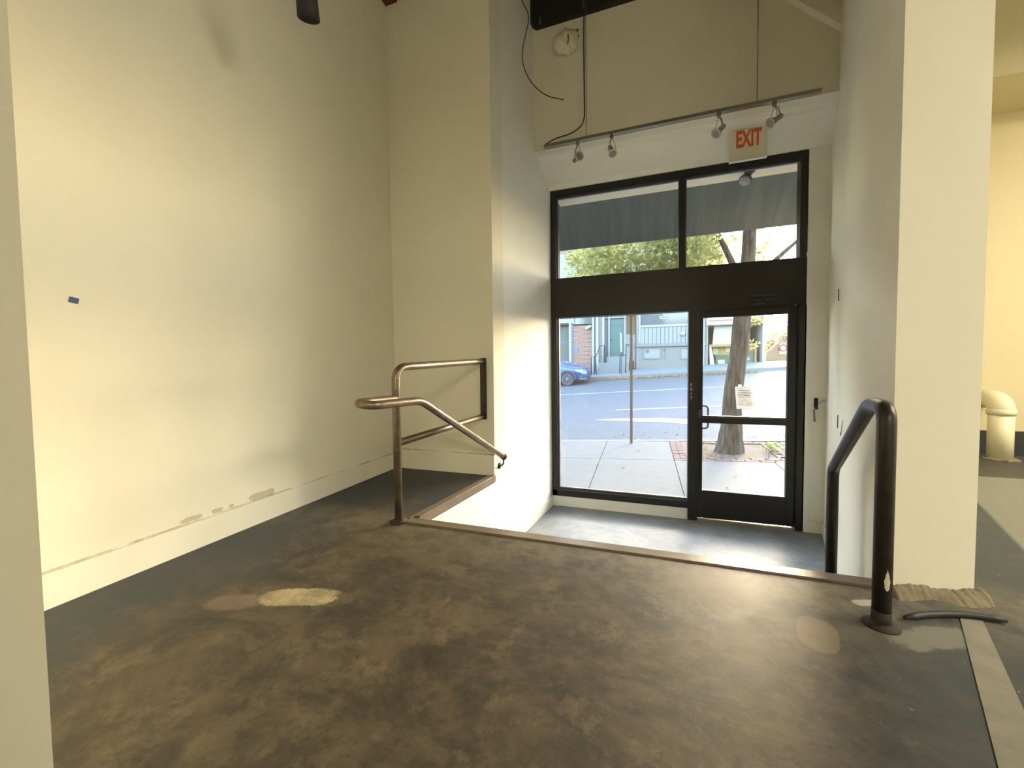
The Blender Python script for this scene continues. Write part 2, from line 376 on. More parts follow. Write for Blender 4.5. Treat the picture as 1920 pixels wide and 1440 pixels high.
def text(name, body, size, m, parent, org, ux, uy, ext=.002, sx=1.0, bold=.012):   # flat lettering: origin (centre), x and y directions
    cu = bpy.data.curves.new(name, 'FONT'); cu.body = body; cu.size = size; cu.extrude = ext; cu.align_x = 'CENTER'; cu.align_y = 'CENTER'; cu.offset = size*bold
    t = bpy.data.objects.new(name, cu); col.objects.link(t)
    dg = bpy.context.evaluated_depsgraph_get(); me = bpy.data.meshes.new_from_object(t.evaluated_get(dg))
    bpy.data.objects.remove(t); ux, uy = Vector(ux), Vector(uy); n = ux.cross(uy); org = Vector(org)
    mb = MB(); mb.v = [org+ux*(v.co.x*sx)+uy*v.co.y+n*v.co.z for v in me.vertices]; mb.f = [tuple(p.vertices) for p in me.polygons]
    bpy.data.meshes.remove(me)
    return mb.build(name, m, parent)

# ================================================================== STRUCTURE
ZL = -0.735; YS = 4.437; ZC = 5.0
def WL(y): return -1.185+.112*(y-2.99)           # stairwell left wall line
def WR(y): return .92+.2906*(y-1.875)            # stairwell right wall line
fl = MB().prism([(-2.45, -6), (6.5, -6), (6.5, 5.15), (1.9, 5.15), (1.0, 1.962), (WL(1.962), 1.962), (WL(2.99), 2.99), (WL(2.99), 3.1), (-2.45, 3.1)], -.06, 0)
struct('floor', fl, M['floor'], 'worn brown and charcoal painted concrete floor of the upper level', 'floor')
struct('floor_vestibule', MB().prism([(-1.36, 1.9), (1.05, 1.9), (1.72, 4.60), (-1.06, 4.60)], ZL-.07, ZL), M['floor_low'], 'blue grey painted floor of the sunken entry by the glass door', 'floor')
struct('wall_left', bx(-2.4, -2.165, .40, 3.2, -.05, ZC), M['wall_left'], 'tall cream wall with scuffed lower part and blue tape', 'wall')
struct('wall_back', MB().prism([(-2.4, 2.99), (WL(2.99), 2.99), (WL(3.19), 3.19), (-2.4, 3.19)], -.05, ZC), M['wall_back'], 'cream wall above the ledge beside the stairwell', 'wall')
struct('wall_stairwell', MB().prism([(WL(2.99), 2.991), (WL(YS), YS), (WL(YS), 4.75), (-1.35, 4.75), (-1.35, 2.991)], ZL-.07, ZC), M['wall_white'], 'white wall leading from the ledge to the storefront frame', 'wall')
struct('wall_ledge', MB().prism([(WL(1.962), 1.962), (WL(2.99), 2.99), (-1.38, 2.99), (-1.46, 1.962)], ZL-.07, -.06), M['wall_white'], 'white wall face under the ledge nosing beside the steps', 'wall')
struct('wall_right', MB().prism([(WR(1.875), 1.875), (1.213, 1.945), (2.17, 5.15), (WR(4.75), 4.75)], ZL-.07, ZC), M['wall'], 'cream pier and wall on the side of the dark handrail', 'wall')
struct('wall_near', MB().prism([(-1.147, .408), (-1.75, .60), (-2.4, .60), (-2.4, .408)], -.05, ZC), M['wall'], 'plain cream wall end nearest the viewer', 'wall')
struct('wall_far_side', bx(-2.62, -2.4, -6.1, .66, -.05, ZC), M['wall'], 'cream side wall behind the viewer', 'wall')
struct('wall_rear', bx(-2.6, 6.6, -6.2, -6.0, -.05, ZC), M['wall'], 'cream wall behind the viewer', 'wall')
struct('wall_side', bx(6.5, 6.7, -6.1, 5.3, -.05, ZC), M['wall'], 'cream wall closing the neighbouring room', 'wall')
struct('wall_yellow', bx(1.98, 6.6, 5.12, 5.3, -.05, ZC), M['wall_yellow'], 'yellow wall of the neighbouring room behind the pipe', 'wall')
struct('ceiling', bx(-2.62, 6.7, -6.2, 5.3, ZC, ZC+.15), M['ceiling'], 'dark painted high ceiling', 'ceiling')
# header above the storefront, coved underside, upper wall
zu = 3.145; yu = 3.93
hd = MB(); prof = [(yu, zu+.001), (4.06, zu), (4.085, zu-.012), (4.10, zu-.035), (4.37, 2.985), (4.40, 2.945), (4.60, 2.945), (4.60, zu+.06), (yu+.05, zu+.06)]
hd.extr(prof, 0, WL(4.2)-.12, WR(4.3)+.03)
struct('wall_header', hd, M['wall_white'], 'white coved header between the storefront frame and the upper wall', 'wall')
struct('wall_upper', MB().prism([(WL(yu)-.05, yu), (WR(yu)+.04, yu), (WR(yu)+.06, yu+.1), (WL(yu)-.05, yu+.1)], zu, ZC), M['wall'], 'cream upper wall with foam plug above the track lights', 'wall')
struct('wall_front', bx(1.49, WR(YS)+.06, YS, 4.60, ZL-.05, 2.96), M['wall_white'], 'narrow white wall strip between door frame and side wall', 'wall')
struct('wall_sill', bx(WL(YS)-.02, .462, YS+.006, 4.56, ZL-.02, -.612), M['wall_white'], 'low white curb under the storefront window', 'wall')
struct('trim_casing', bx(1.478, 1.53, YS-.012, YS+.02, ZL, 1.99), M['wall_white'], 'thin white casing strip beside the door frame', 'trim')
struct('wall_outside_left', bx(-6, -1.02, 4.75, 4.95, -1.3, ZC), M['stucco'], 'outer wall of the shop beside the window', 'wall')
struct('wall_outside_right', bx(2.0, 9, 5.3, 5.45, -1.3, ZC), M['stucco'], 'outer wall of the shop beside the door', 'wall')
# baseboards
struct('baseboard_left', MB().prism([(-2.165, .66), (-2.149, .66), (-2.149, 2.99), (-2.165, 2.99)], 0, .137), M['base'], 'pale baseboard along the scuffed cream wall', 'baseboard', bevel=.003)
struct('baseboard_back', MB().prism([(-2.15, 2.975), (WL(2.975), 2.975), (WL(2.99), 2.99), (-2.15, 2.99)], 0, .172), M['base'], 'pale baseboard on the ledge wall', 'baseboard', bevel=.003)
struct('baseboard_stairwell', MB().prism([(WL(2.9), 2.9), (WL(2.9)+.014, 2.9), (WL(YS)+.014, YS), (WL(YS), YS)], ZL, ZL+.125), M['base'], 'pale baseboard below the white stairwell wall', 'baseboard', bevel=.003)
struct('baseboard_right', MB().prism([(WR(2.9), 2.9), (WR(2.9)-.014, 2.9), (WR(YS)-.014, YS), (WR(YS), YS)], ZL, ZL+.115), M['base'], 'pale baseboard below the wall with the dark handrail', 'baseboard', bevel=.003)
struct('baseboard_front', bx(1.53, WR(YS), YS-.014, YS+.01, ZL, ZL+.115), M['base'], 'short pale baseboard beside the glass door', 'baseboard', bevel=.003)
struct('baseboard_yellow', bx(2.0, 6.5, 5.085, 5.12, 0, .235), M['black'], 'black base band under the yellow wall', 'baseboard')
# nosings
struct('trim_nosing', bx(WL(1.96)-.03, .93, 1.898, 1.975, -.05, .007), M['nosing'], 'brown nosing strip on the top step edge', 'trim', bevel=.006)
n1 = [(WL(1.97)-.052, 1.95), (WL(1.97)+.012, 1.975), (WL(2.985)+.012, 2.985), (WL(2.985)-.045, 2.985)]
struct('trim_ledge', MB().prism(n1, -.05, .006), M['nosing'], 'brown nosing strip along the ledge edge', 'trim', bevel=.005)
# stairs
st = empty('entry_stairs', (0, 2.4, ZL), 'dark painted steps going down to the glass door', 'stairs', kind='structure')
run = .345; rise = .735/4
for k in range(4):
    y0 = 1.905+run*k if k else 1.905; z1 = -rise*k
    if k == 0: bx(WL(1.93)-.02, .95, 1.905, 1.962, ZL, -.052).build('riser', M['floor_low'], st)
    else: MB().prism([(WL(1.96), 1.96+run*(k-1)), (WR(1.96+run*(k-1)), 1.96+run*(k-1)), (WR(1.96+run*k), 1.96+run*k), (WL(1.96+run*k), 1.96+run*k)], ZL-.01, z1).build('step', M['floor'], st, bevel=.008)
# cement strip on the floor and bare footing of the pier
A_, B_ = onz(1800, 1160, 0), onz(1872, 1440, 0); C_, D_ = onz(1836, 1150, 0), onz(1990, 1440, 0)
sp = MB().prism([(A_.x, A_.y), (C_.x, C_.y), (D_.x-.02, D_.y), (D_.x-.25, D_.y-.55), (B_.x-.28, B_.y-.55), (B_.x, B_.y)], 0, .003)
struct('trim_floor_strip', sp, M['strip'], 'pale grey cement strip across the charcoal floor', 'floor strip')
ft = MB(); rnd = random.Random(3); top = []; bot = []
NB = 40
for i in range(NB+1):
    t = i/NB; x = .925+t*.30; y = 1.875+.07*t
    e = .030+.008*math.sin(t*9+1)+.022*min(1, max(0, (t-.45)*5))+rnd.uniform(-.003, .003)
    bot.append((x+.012*t, y-e-.012, .0)); top.append((x, y-.003, .034+.008*math.sin(t*7)+rnd.uniform(-.004, .004)))
mid = [(b[0], b[1]*.45+t_[1]*.55, t_[2]*.55+rnd.uniform(0, .008)) for b, t_ in zip(bot, top)]
n = NB+1
ft.add(bot+mid+top+[(p[0], p[1]+.03, 0) for p in top], [(i, i+1, n+i+1, n+i) for i in range(NB)]+[(n+i, n+i+1, 2*n+i+1, 2*n+i) for i in range(NB)]+[(2*n+i, 2*n+i+1, 3*n+i+1, 3*n+i) for i in range(NB)]+[(0, n, 2*n, 3*n), (NB, 3*n+NB, 2*n+NB, n+NB)])
struct('trim_footing', ft, M['mortar'], 'crumbling bare mortar along the foot of the cream pier', 'footing', smooth=True)

# ---- storefront glazing
yf0, yf1 = YS-.012, YS+.10
FX0, FX1 = -1.018, 1.482
w1 = empty('window_1', (-.27, YS, -.611), 'tall fixed storefront window beside the door', 'window', kind='structure')
bx(FX0, -.955, yf0, yf1, -.611, 1.49).build('jamb', M['frame'], w1, bevel=.004)
bx(FX0, .46, yf0, yf1, -.611, -.535).build('sill_bar', M['frame'], w1, bevel=.004)
bx(-.955, .46, YS+.03, YS+.06, -.535, -.512).build('glazing_bead', M['gasket'], w1)
bx(-.955, -.935, YS+.03, YS+.06, -.512, 1.49).build('glazing_bead', M['gasket'], w1)
bx(.455, .548, yf0, yf1, ZL, 1.49).build('post', M['frame'], w1, bevel=.004)
bx(-.955, .46, YS+.042, YS+.050, -.53, 1.50).build('pane', M['glass'], w1)
# small EXIT lettering running down the post
for i, ch in enumerate('EXIT'):
    p = ony(1296, 722+i*8.2, yf0-.002); text('letter', ch, .042, M['letter'], w1, p, (1, 0, 0), (0, 0, 1), .001)
w2 = empty('window_2', (.23, YS, 1.49), 'two-pane transom window over a wide dark bronze panel', 'window', kind='structure')
bx(FX0, FX1, yf0-.01, yf1, 1.487, 1.94).build('transom_panel', M['frame'], w2, bevel=.004)
bx(FX0, -.96, yf0, yf1, 1.94, 2.95).build('jamb', M['frame'], w2, bevel=.004)
bx(1.425, FX1, yf0, yf1, 1.94, 2.95).build('jamb', M['frame'], w2, bevel=.004)
bx(FX0, FX1, yf0-.002, yf1, 2.885, 2.952).build('head_bar', M['frame'], w2, bevel=.004)
bx(.352, .412, yf0, yf1, 1.94, 2.885).build('mullion', M['frame'], w2, bevel=.004)
for a, b in ((-.96, .352), (.412, 1.425)):
    bx(a, b, YS+.03, YS+.06, 2.862, 2.886).build('glazing_bead', M['gasket'], w2)
    bx(a, a+.018, YS+.03, YS+.06, 1.94, 2.862).build('glazing_bead', M['gasket'], w2)
    bx(a, b, YS+.042, YS+.05, 1.935, 2.88).build('pane', M['glass'], w2)
d1 = empty('door_1', (1.0, YS, ZL), 'dark bronze glass door with mid rail and kick plate', 'door', kind='structure')
bx(1.425, FX1+.012, yf0, yf1, ZL, 1.49).build('jamb', M['frame'], d1, bevel=.004)
dx0, dx1 = .552, 1.422; dy0, dy1 = YS+.012, YS+.06
gx0, gx1 = ony(1318, 700, dy0).x, ony(1477, 700, dy0).x
zt = ony(1400, 592, dy0).z; zm1 = ony(1400, 781.5, dy0).z; zm0 = ony(1400, 795.5, dy0).z; zb = ony(1400, 926, dy0).z
bx(dx0, gx0, dy0, dy1, ZL+.03, 1.485).build('stile', M['frame'], d1, bevel=.004)
bx(gx1, dx1, dy0, dy1, ZL+.03, 1.485).build('stile', M['frame'], d1, bevel=.004)
bx(gx0, gx1, dy0, dy1, zt, 1.485).build('top_rail', M['frame'], d1, bevel=.004)
mr = bx(gx0, gx1, dy0-.012, dy1, zm0, zm1).build('mid_rail', M['frame'], d1, bevel=.004)
bx(gx0-.02, gx1-.14, dy0-.02, dy0-.01, zm1-.018, zm1-.010).build('rail_edge', M['gasket'], mr)
bx(gx0, gx1, dy0, dy1, ZL+.03, zb).build('kick_plate', M['frame'], d1, bevel=.004)
bx(gx0, gx1, dy0+.02, dy0+.028, zm1, zt).build('pane', M['glass'], d1)
bx(gx0, gx1, dy0+.02, dy0+.028, zb, zm0).build('pane', M['glass'], d1)
bx(.548, 1.425, yf0, yf1, ZL, ZL+.022).build('threshold', M['track'], d1)
hx = ony(1327, 760, dy1+.05).x; hz0 = ony(1327, 803, dy1+.06).z; hz1 = ony(1327, 761, dy1+.06).z
MB().tube(fillet([(gx0-.03, dy1, hz1), (gx0-.03, dy1+.06, hz1), (hx+.005, dy1+.06, hz1), (hx+.005, dy1+.06, hz0), (gx0-.03, dy1+.06, hz0), (gx0-.03, dy1, hz0)], .035), .011, 10).build('pull_handle', M['black_steel'], d1, True)
lk = bx(gx0-.045, gx0-.012, dy0-.010, dy0, zm1-.02, zm1+.06).build('lock_plate', M['gasket'], d1, bevel=.003)
cl = MB().box(.99, 1.20, dy0-.035, dy0, 1.505, 1.56); cl.box(.985, 1.205, dy0-.012, dy0, 1.495, 1.57)
clo = cl.build('door_closer', M['frame'], d1, bevel=.004)
for zz, xa, xb in ((1.588, 1.0, 1.23), (1.545, 1.0, 1.10), (1.548, 1.13, 1.225), (1.508, 1.01, 1.12)):
    bx(xa, xb, yf0-.052, yf0-.012, zz, zz+.007).build('closer_edge', M['gasket'], clo)
p = ony(1491, 572, yf0-.014)
MB().lathe([(.0, -.002), (.007, 0), (.006, .003), (0, .004)], p, (0, -1, 0), 10).build('screw_head', M['chrome'], d1, True)

# ================================================================== INTERIOR THINGS
# ---- left guard rail with returned handrail
gp0 = Vector((-1.372, 1.903, 0)); gp1 = Vector((-1.272, 2.985, 0)); gd = (gp1-gp0).normalized()
lr = empty('stair_guardrail', gp0, 'worn bare steel guardrail with looped handrail on the ledge', 'handrail')
PR = .024
MB().tube(fillet([gp0+Vector((0, 0, .0)), gp0+Vector((0, 0, .917)), gp1+Vector((0, 0, .968))], .09), PR, 16).build('post_and_top_rail', M['steel'], lr, True)
MB().tube([gp0+gd*.0+Vector((0, 0, .470)), gp1+Vector((0, 0, .503))], PR*.92, 16).build('lower_rail', M['steel'], lr, True)
bx(gp1.x-.024, gp1.x+.024, 2.955, 2.99, .478, .995).build('wall_bar', M['black_steel'], lr, bevel=.004)
MB().lathe([(.05, 0), (.05, .006), (.03, .012), (.026, .018)], gp0, (0, 0, 1), 20).build('base_flange', M['rust'], lr, True)
wn = Vector((1, -.112, 0)).normalized(); wd = Vector((.112, 1, 0)).normalized()
wp = Vector((WL(2.99), 2.99, 0))
def hoff(px, py, off): return onpl(px, py, wp+wn*off, wn)
h_end = hoff(944, 856, .075); h_b = hoff(788, 751, .075); h_l = hoff(693, 757, .075); h_l.z = h_b.z+.004
pj = gp0+Vector((0, 0, h_b.z+.012)); loop_y = h_l.y+.03
hp = fillet([pj, Vector((pj.x-.01, loop_y, pj.z)), Vector((h_l.x, loop_y-.012, h_l.z)), h_b, h_end], .055, 8)
MB().tube(hp, PR*.95, 16).build('handrail', M['steel'], lr, True)
dirv = (h_end-h_b).normalized()
MB().tube([h_end-dirv*.02, h_end+dirv*.015, h_end+dirv*.024], [PR*1.12, PR*1.12, PR*.6], 14).build('end_cap', M['rust'], lr, True)
wpt = onpl(936, 873, wp, wn)
br = MB(); br.tube(fillet([h_end-Vector((0, 0, .01)), h_end-Vector((0, 0, .06))+wn*.0, wpt+wn*.02, wpt], .02), .007, 8)
br.lathe([(.027, 0), (.027, .006), (.012, .012)], wpt, wn, 16)
br.build('wall_bracket', M['rust'], lr, True)
# ---- right handrail
rp0 = Vector((.781, 1.631, 0)); az = R(13); rd = Vector((math.sin(az), math.cos(az), 0)); rn = Vector((rd.y, -rd.x, 0))
def rr_(px, py): return onpl(px, py, rp0, rn)
t1 = rr_(1632, 760); t2 = rr_(1562, 880); topz = .752
q1 = rp0+Vector((0, 0, topz)); t1.z = topz
foot_z = -rise*2
rr = empty('stair_handrail', rp0, 'dark painted pipe handrail standing beside the cream pier', 'handrail')
MB().tube(fillet([rp0, q1, t1, t2, Vector((t2.x, t2.y, foot_z))], .055, 8), .0265, 18).build('pipe', M['black_steel'], rr, True)
MB().lathe([(.052, 0), (.050, .005), (.034, .010), (.030, .014)], rp0, (.02, 0, 1), 22).build('base_flange', M['rust'], rr, True)
MB().tube([rp0+Vector((0, 0, .0)), rp0+Vector((0, 0, .055))], .0275, 18).build('rusty_foot', M['rust'], rr, True)
MB().lathe([(.05, 0), (.048, .007), (.03, .012)], (t2.x, t2.y, foot_z), (0, 0, 1), 18).build('base_flange', M['rust'], rr, True)
# bare patch on the post, following the pipe
cp = MB(); th0 = math.atan2(-rp0.y, -rp0.x)+R(28); rows = 7; pts = []
for i in range(rows+1):
    z = .135+.075*i/rows; hw = R(26)*math.sin(math.pi*min(1, (i+.4)/rows))**.8*(.7+.5*(i % 2)*.4)*(1.1-.6*i/rows)
    for s_ in (-1, 0, 1): a = th0+s_*hw; pts.append((rp0.x+.0272*math.cos(a), rp0.y+.0272*math.sin(a), z))
cp.add(pts, [(3*i+k, 3*i+k+1, 3*i+k+4, 3*i+k+3) for i in range(rows) for k in (0, 1)])
cp.build('paint_chip', M['chip'], rr)
# ---- exit sign
YE = 4.125
e0 = ony(1368, 250, YE); e1 = ony(1438.5, 290, YE); ez0 = ony(1403, 297, YE).z; ez1 = ony(1403, 240.5, YE).z
es = empty('exit_sign', ((e0.x+e1.x)/2, YE, ez0), 'off-white sign board with red EXIT letters over the door', 'sign')
bx(e0.x, e1.x, YE, YE+.022, ez0, ez1).build('board', M['sign'], es, bevel=.004)
bx(e0.x, e1.x, YE-.006, YE+.03, ez0-.010, ez0).build('bottom_edge', M['white'], es)
bx(e0.x+.04, e1.x-.04, YE+.02, 4.30, ez0+.12, ez0+.16).build('mount', M['white'], es)
c = ony(1403.5, 260.5, YE)
text('lettering', 'EXIT', .205, M['red'], es, (c.x, YE-.001, c.z), (1, 0, 0), (0, 0, 1), .002, .49, .035)
# ---- track light
ty = 3.86; tz = 3.135
tl0, tl1 = ony(1020, 272, ty).x, ony(1540, 170, ty).x
tr = empty('track_light', ((tl0+tl1)/2, ty, tz), 'long nickel lighting track hung on wires above the storefront', 'light track')
rail = MB(); rail.box(tl0, tl1, ty-.018, ty+.018, tz-.012, tz+.014); rail.box(tl0, tl1, ty-.008, ty+.008, tz+.014, tz+.022)
rail.build('rail', M['track'], tr, bevel=.003)
for px in (1099, 1419):
    xx = ony(px, 215, ty).x; MB().tube([(xx, ty, tz+.02), (xx, ty, ZC)], .0028, 6).build('hanging_wire', M['wire'], tr)
def head(px, py, aim, label):
    x = ony(px, py, ty).x; P = Vector((x, ty, tz-.012))
    h = empty('spotlight', P, label, 'spotlight', 'spotlights on the nickel track')
    aim = Vector(aim).normalized()
    bx(P.x-.016, P.x+.016, ty-.014, ty+.014, P.z-.035, P.z).build('adapter', M['track'], h, bevel=.003)
    c = P+Vector((0, 0, -.155)); side = aim.cross(Vector((0, 0, 1))).normalized()
    for s_ in (-1, 1):
        MB().tube(fillet([P+Vector((0, 0, -.034)), P+Vector((0, 0, -.06))+side*s_*.018, c+side*s_*.036+Vector((0, 0, .05)), c+side*s_*.036], .03), .0035, 6).build('yoke_arm', M['chrome'], h, True)
    MB().tube(fillet([P+Vector((0, 0, -.03)), P+Vector((0, 0, -.07))-aim*.04, c-aim*.055+Vector((0, 0, .03)), c-aim*.06], .02), .003, 6).build('power_lead', M['black_steel'], h, True)
    MB().lathe([(.0, -.075), (.020, -.073), (.022, -.045), (.022, -.01), (.031, .012), (.041, .032), (.041, .038), (.034, .038)], c, aim, 20).build('can', M['track'], h, True)
    MB().lathe([(.0405, .032), (.0445, .034), (.0445, .042), (.034, .043), (.034, .036)], c, aim, 22, False).build('bezel', M['head'], h, True)
    MB().lathe([(.034, .036), (.032, .034), (.012, .030), (0, .034)], c, aim, 18).build('lens', M['lens'], h, True)
    return h
head(1083, 258, (.55, -.75, -.10), 'small nickel track spotlight aimed level, beside the cord end of the track')
head(1147, 245, (.25, -.45, -.85), 'small nickel track spotlight with white lens tipped steeply down')
head(1348, 206, (-.55, -.35, -.65), 'small nickel track spotlight above the EXIT board, tail raised beside it')
head(1452, 188, (-.65, -.2, -.45), 'small nickel track spotlight nearest the free end of the track')
# cord feeding the track
cd = [ony(1095, 2, 3.848), ony(1094.5, 80, 3.848), ony(1096, 205, 3.848), ony(1096, 222, 3.848), ony(1089, 238, 3.85), ony(1070, 251, 3.855), ony(1040, 260, 3.86)]
cd = [Vector((cd[0].x, 3.848, 4.62))]+cd+[Vector((tl0+.01, ty, tz+.02))]
tag(MB().tube(fillet(cd, .08, 4), .006, 8).build('power_cord', M['cable'], smooth=True), 'black power cord dropping from the dark beam to the track end', 'cord')
# thin loose wire curling down from the beam
lw = [ony(x, y, 3.45) for x, y in ((974, -8), (983, 10), (991, 26), (991, 42), (986, 62), (980, 90), (979, 112), (984, 132), (994, 152), (1010, 170), (1030, 182), (1057, 187))]
lw = [Vector((lw[0].x, 3.45, ZC))]+lw
tag(MB().tube(fillet(lw, .2, 5), .0042, 6).build('loose_wire', M['cable'], smooth=True), 'thin loose wire curling down past the dark beam end', 'wire')
# dark beam, red steel, sloping duct, black spotlight can
b0 = ony(992, 40, yu-.06); b1 = ony(1004, 48, yu-.06)
bmz = b1.z
dk = empty('dark_beam', ((b0.x+1.3)/2, yu-.03, bmz), 'black painted timber beam across the upper wall', 'beam', kind='structure')
MB().extr([(b0.x, bmz+.05), (b0.x+.06, bmz), (1.4, bmz), (1.4, ZC), (b0.x, ZC)], 1, yu-.055, yu+.01).build('beam', M['black'], dk)
q = ony(1094, 8, yu-.08); bx(q.x-.012, q.x+.012, yu-.085, yu-.053, q.z-.03, q.z+.05).build('cord_clip', M['wire'], dk)
q = ony(1012, 36, yu-.08); bx(q.x-.008, q.x+.008, yu-.08, yu-.053, q.z-.03, q.z+.02).build('cord_clip', M['wire'], dk)
s0 = ony(1470, -6, 3.90); s1 = ony(1563, 45, 3.90)
dv = (s1-s0).normalized(); s0 -= dv*.5; s1 += dv*.12; nv = Vector((-dv.z, 0, dv.x))
if nv.z < 0: nv = -nv
dt = MB(); cdt = (s0+s1)/2
dt.obox(cdt+nv*.055, dv*((s1-s0).length/2), nv*.055, Vector((0, .03, 0)))
dt.obox(cdt+nv*.20+Vector((0, .015, 0)), dv*((s1-s0).length/2), nv*.10, Vector((0, .03, 0)))
struct('trim_duct', dt, M['wall'], 'painted duct sloping down across the upper wall into the side wall', 'duct')
pc = CAM+ray(576, 6)*1.9; axd = (Vector((-.15, .25, -1))).normalized()
sp_ = empty('ceiling_spotlight', pc, 'black cylindrical ceiling spotlight in front of the scuffed wall', 'spotlight')
MB().lathe([(.0, -.10), (.04, -.098), (.047, -.09), (.050, .02), (.052, .062), (.045, .064), (.04, .05), (0, .05)], pc, axd, 22).build('can', M['black'], sp_, True)
MB().tube([pc-axd*.09, pc-axd*.12+Vector((0, 0, .06)), Vector((pc.x, pc.y, ZC))], .010, 8).build('stem', M['black'], sp_, True)
q = ony(722, 2, 2.95)
tag(bx(q.x-.06, q.x+.10, 2.86, 2.989, q.z-.008, ZC).build('steel_bracket', M['oxide'], bevel=.004), 'dark red steel angle high on the ledge wall corner', 'bracket')
# foam-plugged hole
fp = empty('foam_plug', ony(1065, 110, yu), 'cream foam plug bulging from a rough hole in the upper wall', 'foam plug')
rnd = random.Random(5); cen = ony(1063, 84, yu)
def blob(c, rx, ry, rz, seed, name, m, amp=.18):
    bm = bmesh.new(); bmesh.ops.create_icosphere(bm, subdivisions=3, radius=1); rg = random.Random(seed); ph = [rg.uniform(0, 6) for _ in range(9)]
    mb = MB()
    for v in bm.verts:
        p = v.co; k = 1+amp*(math.sin(3*p.x+ph[0])*math.sin(4*p.z+ph[1])+.6*math.sin(7*p.y+ph[2]+3*p.z)+.4*math.sin(9*p.x+ph[3]))
        mb.v.append(Vector((c[0]+p.x*rx*k, c[1]+p.y*ry*k, c[2]+p.z*rz*k)))
    mb.f = [tuple(v.index for v in f.verts) for f in bm.faces]; bm.free(); return mb.build(name, m, fp, True)
blob((cen.x-.02, yu-.02, cen.z-.005), .115, .085, .12, 2, 'foam', M['foam'])
blob((cen.x+.05, yu-.03, cen.z-.02), .055, .07, .085, 4, 'foam', M['foam'])
blob((cen.x+.06, yu-.004, cen.z+.08), .06, .02, .04, 6, 'torn_edge', M['brownstuff'], .3)
MB().tube([(cen.x+.025, yu-.088, cen.z+.035), (cen.x+.035, yu-.10, cen.z-.02), (cen.x+.022, yu-.088, cen.z-.07)], [.006, .01, .006], 8).build('torn_strip', M['brownstuff'], fp, True)
# blue tape
t0 = onx(138, 563, -2.165)
tp = MB(); tp.obox((-2.163, t0.y, t0.z), (.002, 0, 0), (0, .0135, -.002), (0, .002, .011)); tag(tp.build('tape_piece', M['blue_tape']), 'small torn piece of blue masking tape on cream wall', 'tape')
# cable box with dangling cord on the narrow wall strip
kb = ony(1530, 757, YS-.01); kx = kb.x
kbx = empty('cable_stub', (kx, YS, kb.z-.05), 'small black wall socket with a dangling brown cord by the door', 'socket')
za, zb_ = ony(1530, 746, YS).z, ony(1530, 764, YS).z
bx(kx-.014, kx+.014, YS-.018, YS, zb_, za).build('socket_body', M['black'], kbx, bevel=.002)
bx(kx-.010, kx+.016, YS-.02, YS, zb_-.018, zb_).build('plug', M['gasket'], kbx, bevel=.002)
MB().tube(fillet([(kx-.012, YS-.01, zb_-.02), (kx-.014, YS-.012, zb_-.06), (kx-.006, YS-.012, zb_-.135)], .03), [.006]*2+[.007]*6+[.009], 8).build('cord', M['brass'], kbx, True)
MB().tube(fillet([(kx+.02, YS-.004, zb_+.03), (kx+.06, YS-.004, zb_+.07), (kx+.10, YS-.004, zb_+.075)], .03), .0015, 5).build('hair_wire', M['wire'], kbx)
# slots in the right wall
wrn = Vector((-1, .2906, 0)).normalized(); wrd = Vector((.2906, 1, 0)).normalized(); wrp = Vector((WR(3), 3, 0))
for (px, ya, yb, lab) in ((1573, 542, 564, 'narrow dark slotted strip high on the white wall near the door'), (1571.5, 778, 803, 'narrow dark slotted strip low on the white wall near the dark handrail')):
    a = onpl(px, ya, wrp, wrn); b = onpl(px, yb, wrp, wrn)
    mb = MB(); mb.obox((a+b)/2+wrn*.002, wrn*.003, wrd*.007, Vector((0, 0, (a.z-b.z)/2))); mb = tag(mb.build('slotted_strip', M['gasket']), lab, 'wall strip')
a = onpl(1578, 812, wrp, wrn); cw = [a+wrn*.002, a+wrn*.012+Vector((0, 0, .012))+wrd*-.03, a+wrn*.010+wrd*-.05+Vector((0, 0, -.02)), a+wrn*.006+wrd*-.09+Vector((0, 0, .10))]
tag(MB().tube(fillet(cw, .03), .0022, 6).build('wall_wire', M['brass'], smooth=True), 'short thin wire poking from the white wall above the dark handrail', 'wire')
# black rubber strip on the floor
rs = [onz(x, y, .012) for x, y in ((1696, 1158), (1735, 1152), (1790, 1151), (1840, 1156), (1886, 1163))]
tag(MB().tube(fillet(rs, .1, 5), [.006]+[.011]*(len(fillet(rs, .1, 5))-2)+[.009], 10).build('rubber_strip', M['black'], smooth=True), 'curved black rubber strip lying on the floor by the pier', 'strip')
q = onz(782, 970, .006); tag(MB().obox((q.x, q.y, .009), (.016, .004, 0), (-.001, .005, 0), (0, 0, .003)).build('metal_chip', M['black']), 'tiny dark metal chip on the ledge nosing corner', 'chip')
# vent pipe in the neighbouring room
pb = Vector((3.175, 4.86, 0)); PRd = .082
vp = empty('vent_pipe', pb, 'cream painted pipe with elbow rising from the floor by yellow wall', 'pipe')
M['pipe'] = mat('cream pipe paint', (.60, .55, .36), .5, var=.03, bump=.1)
MB().tube([pb, pb+Vector((0, 0, .44))], PRd, 24).build('pipe', M['pipe'], vp, True)
MB().lathe([(PRd*1.10, 0), (PRd*1.14, .02), (PRd*1.14, .045), (PRd*1.05, .055)], pb+Vector((0, 0, .42)), (0, 0, 1), 24).build('collar', M['pipe'], vp, True)
el = arc(pb+Vector((0, .10, .455)), Vector((0, -.10, 0)), Vector((0, 0, .10)), 0, 84, 9)+[pb+Vector((-.01, .27, .555))]
MB().tube(el, PRd*1.07, 24).build('elbow', M['pipe'], vp, True)
rg = random.Random(9); cr = [(pb.x+math.cos(a)*(.10+rg.uniform(0, .05)), pb.y+math.sin(a)*(.10+rg.uniform(0, .05))) for a in [i*2*math.pi/18 for i in range(18)]]
MB().prism(cr, 0, .012).build('mortar_ring', M['mortar'], vp)
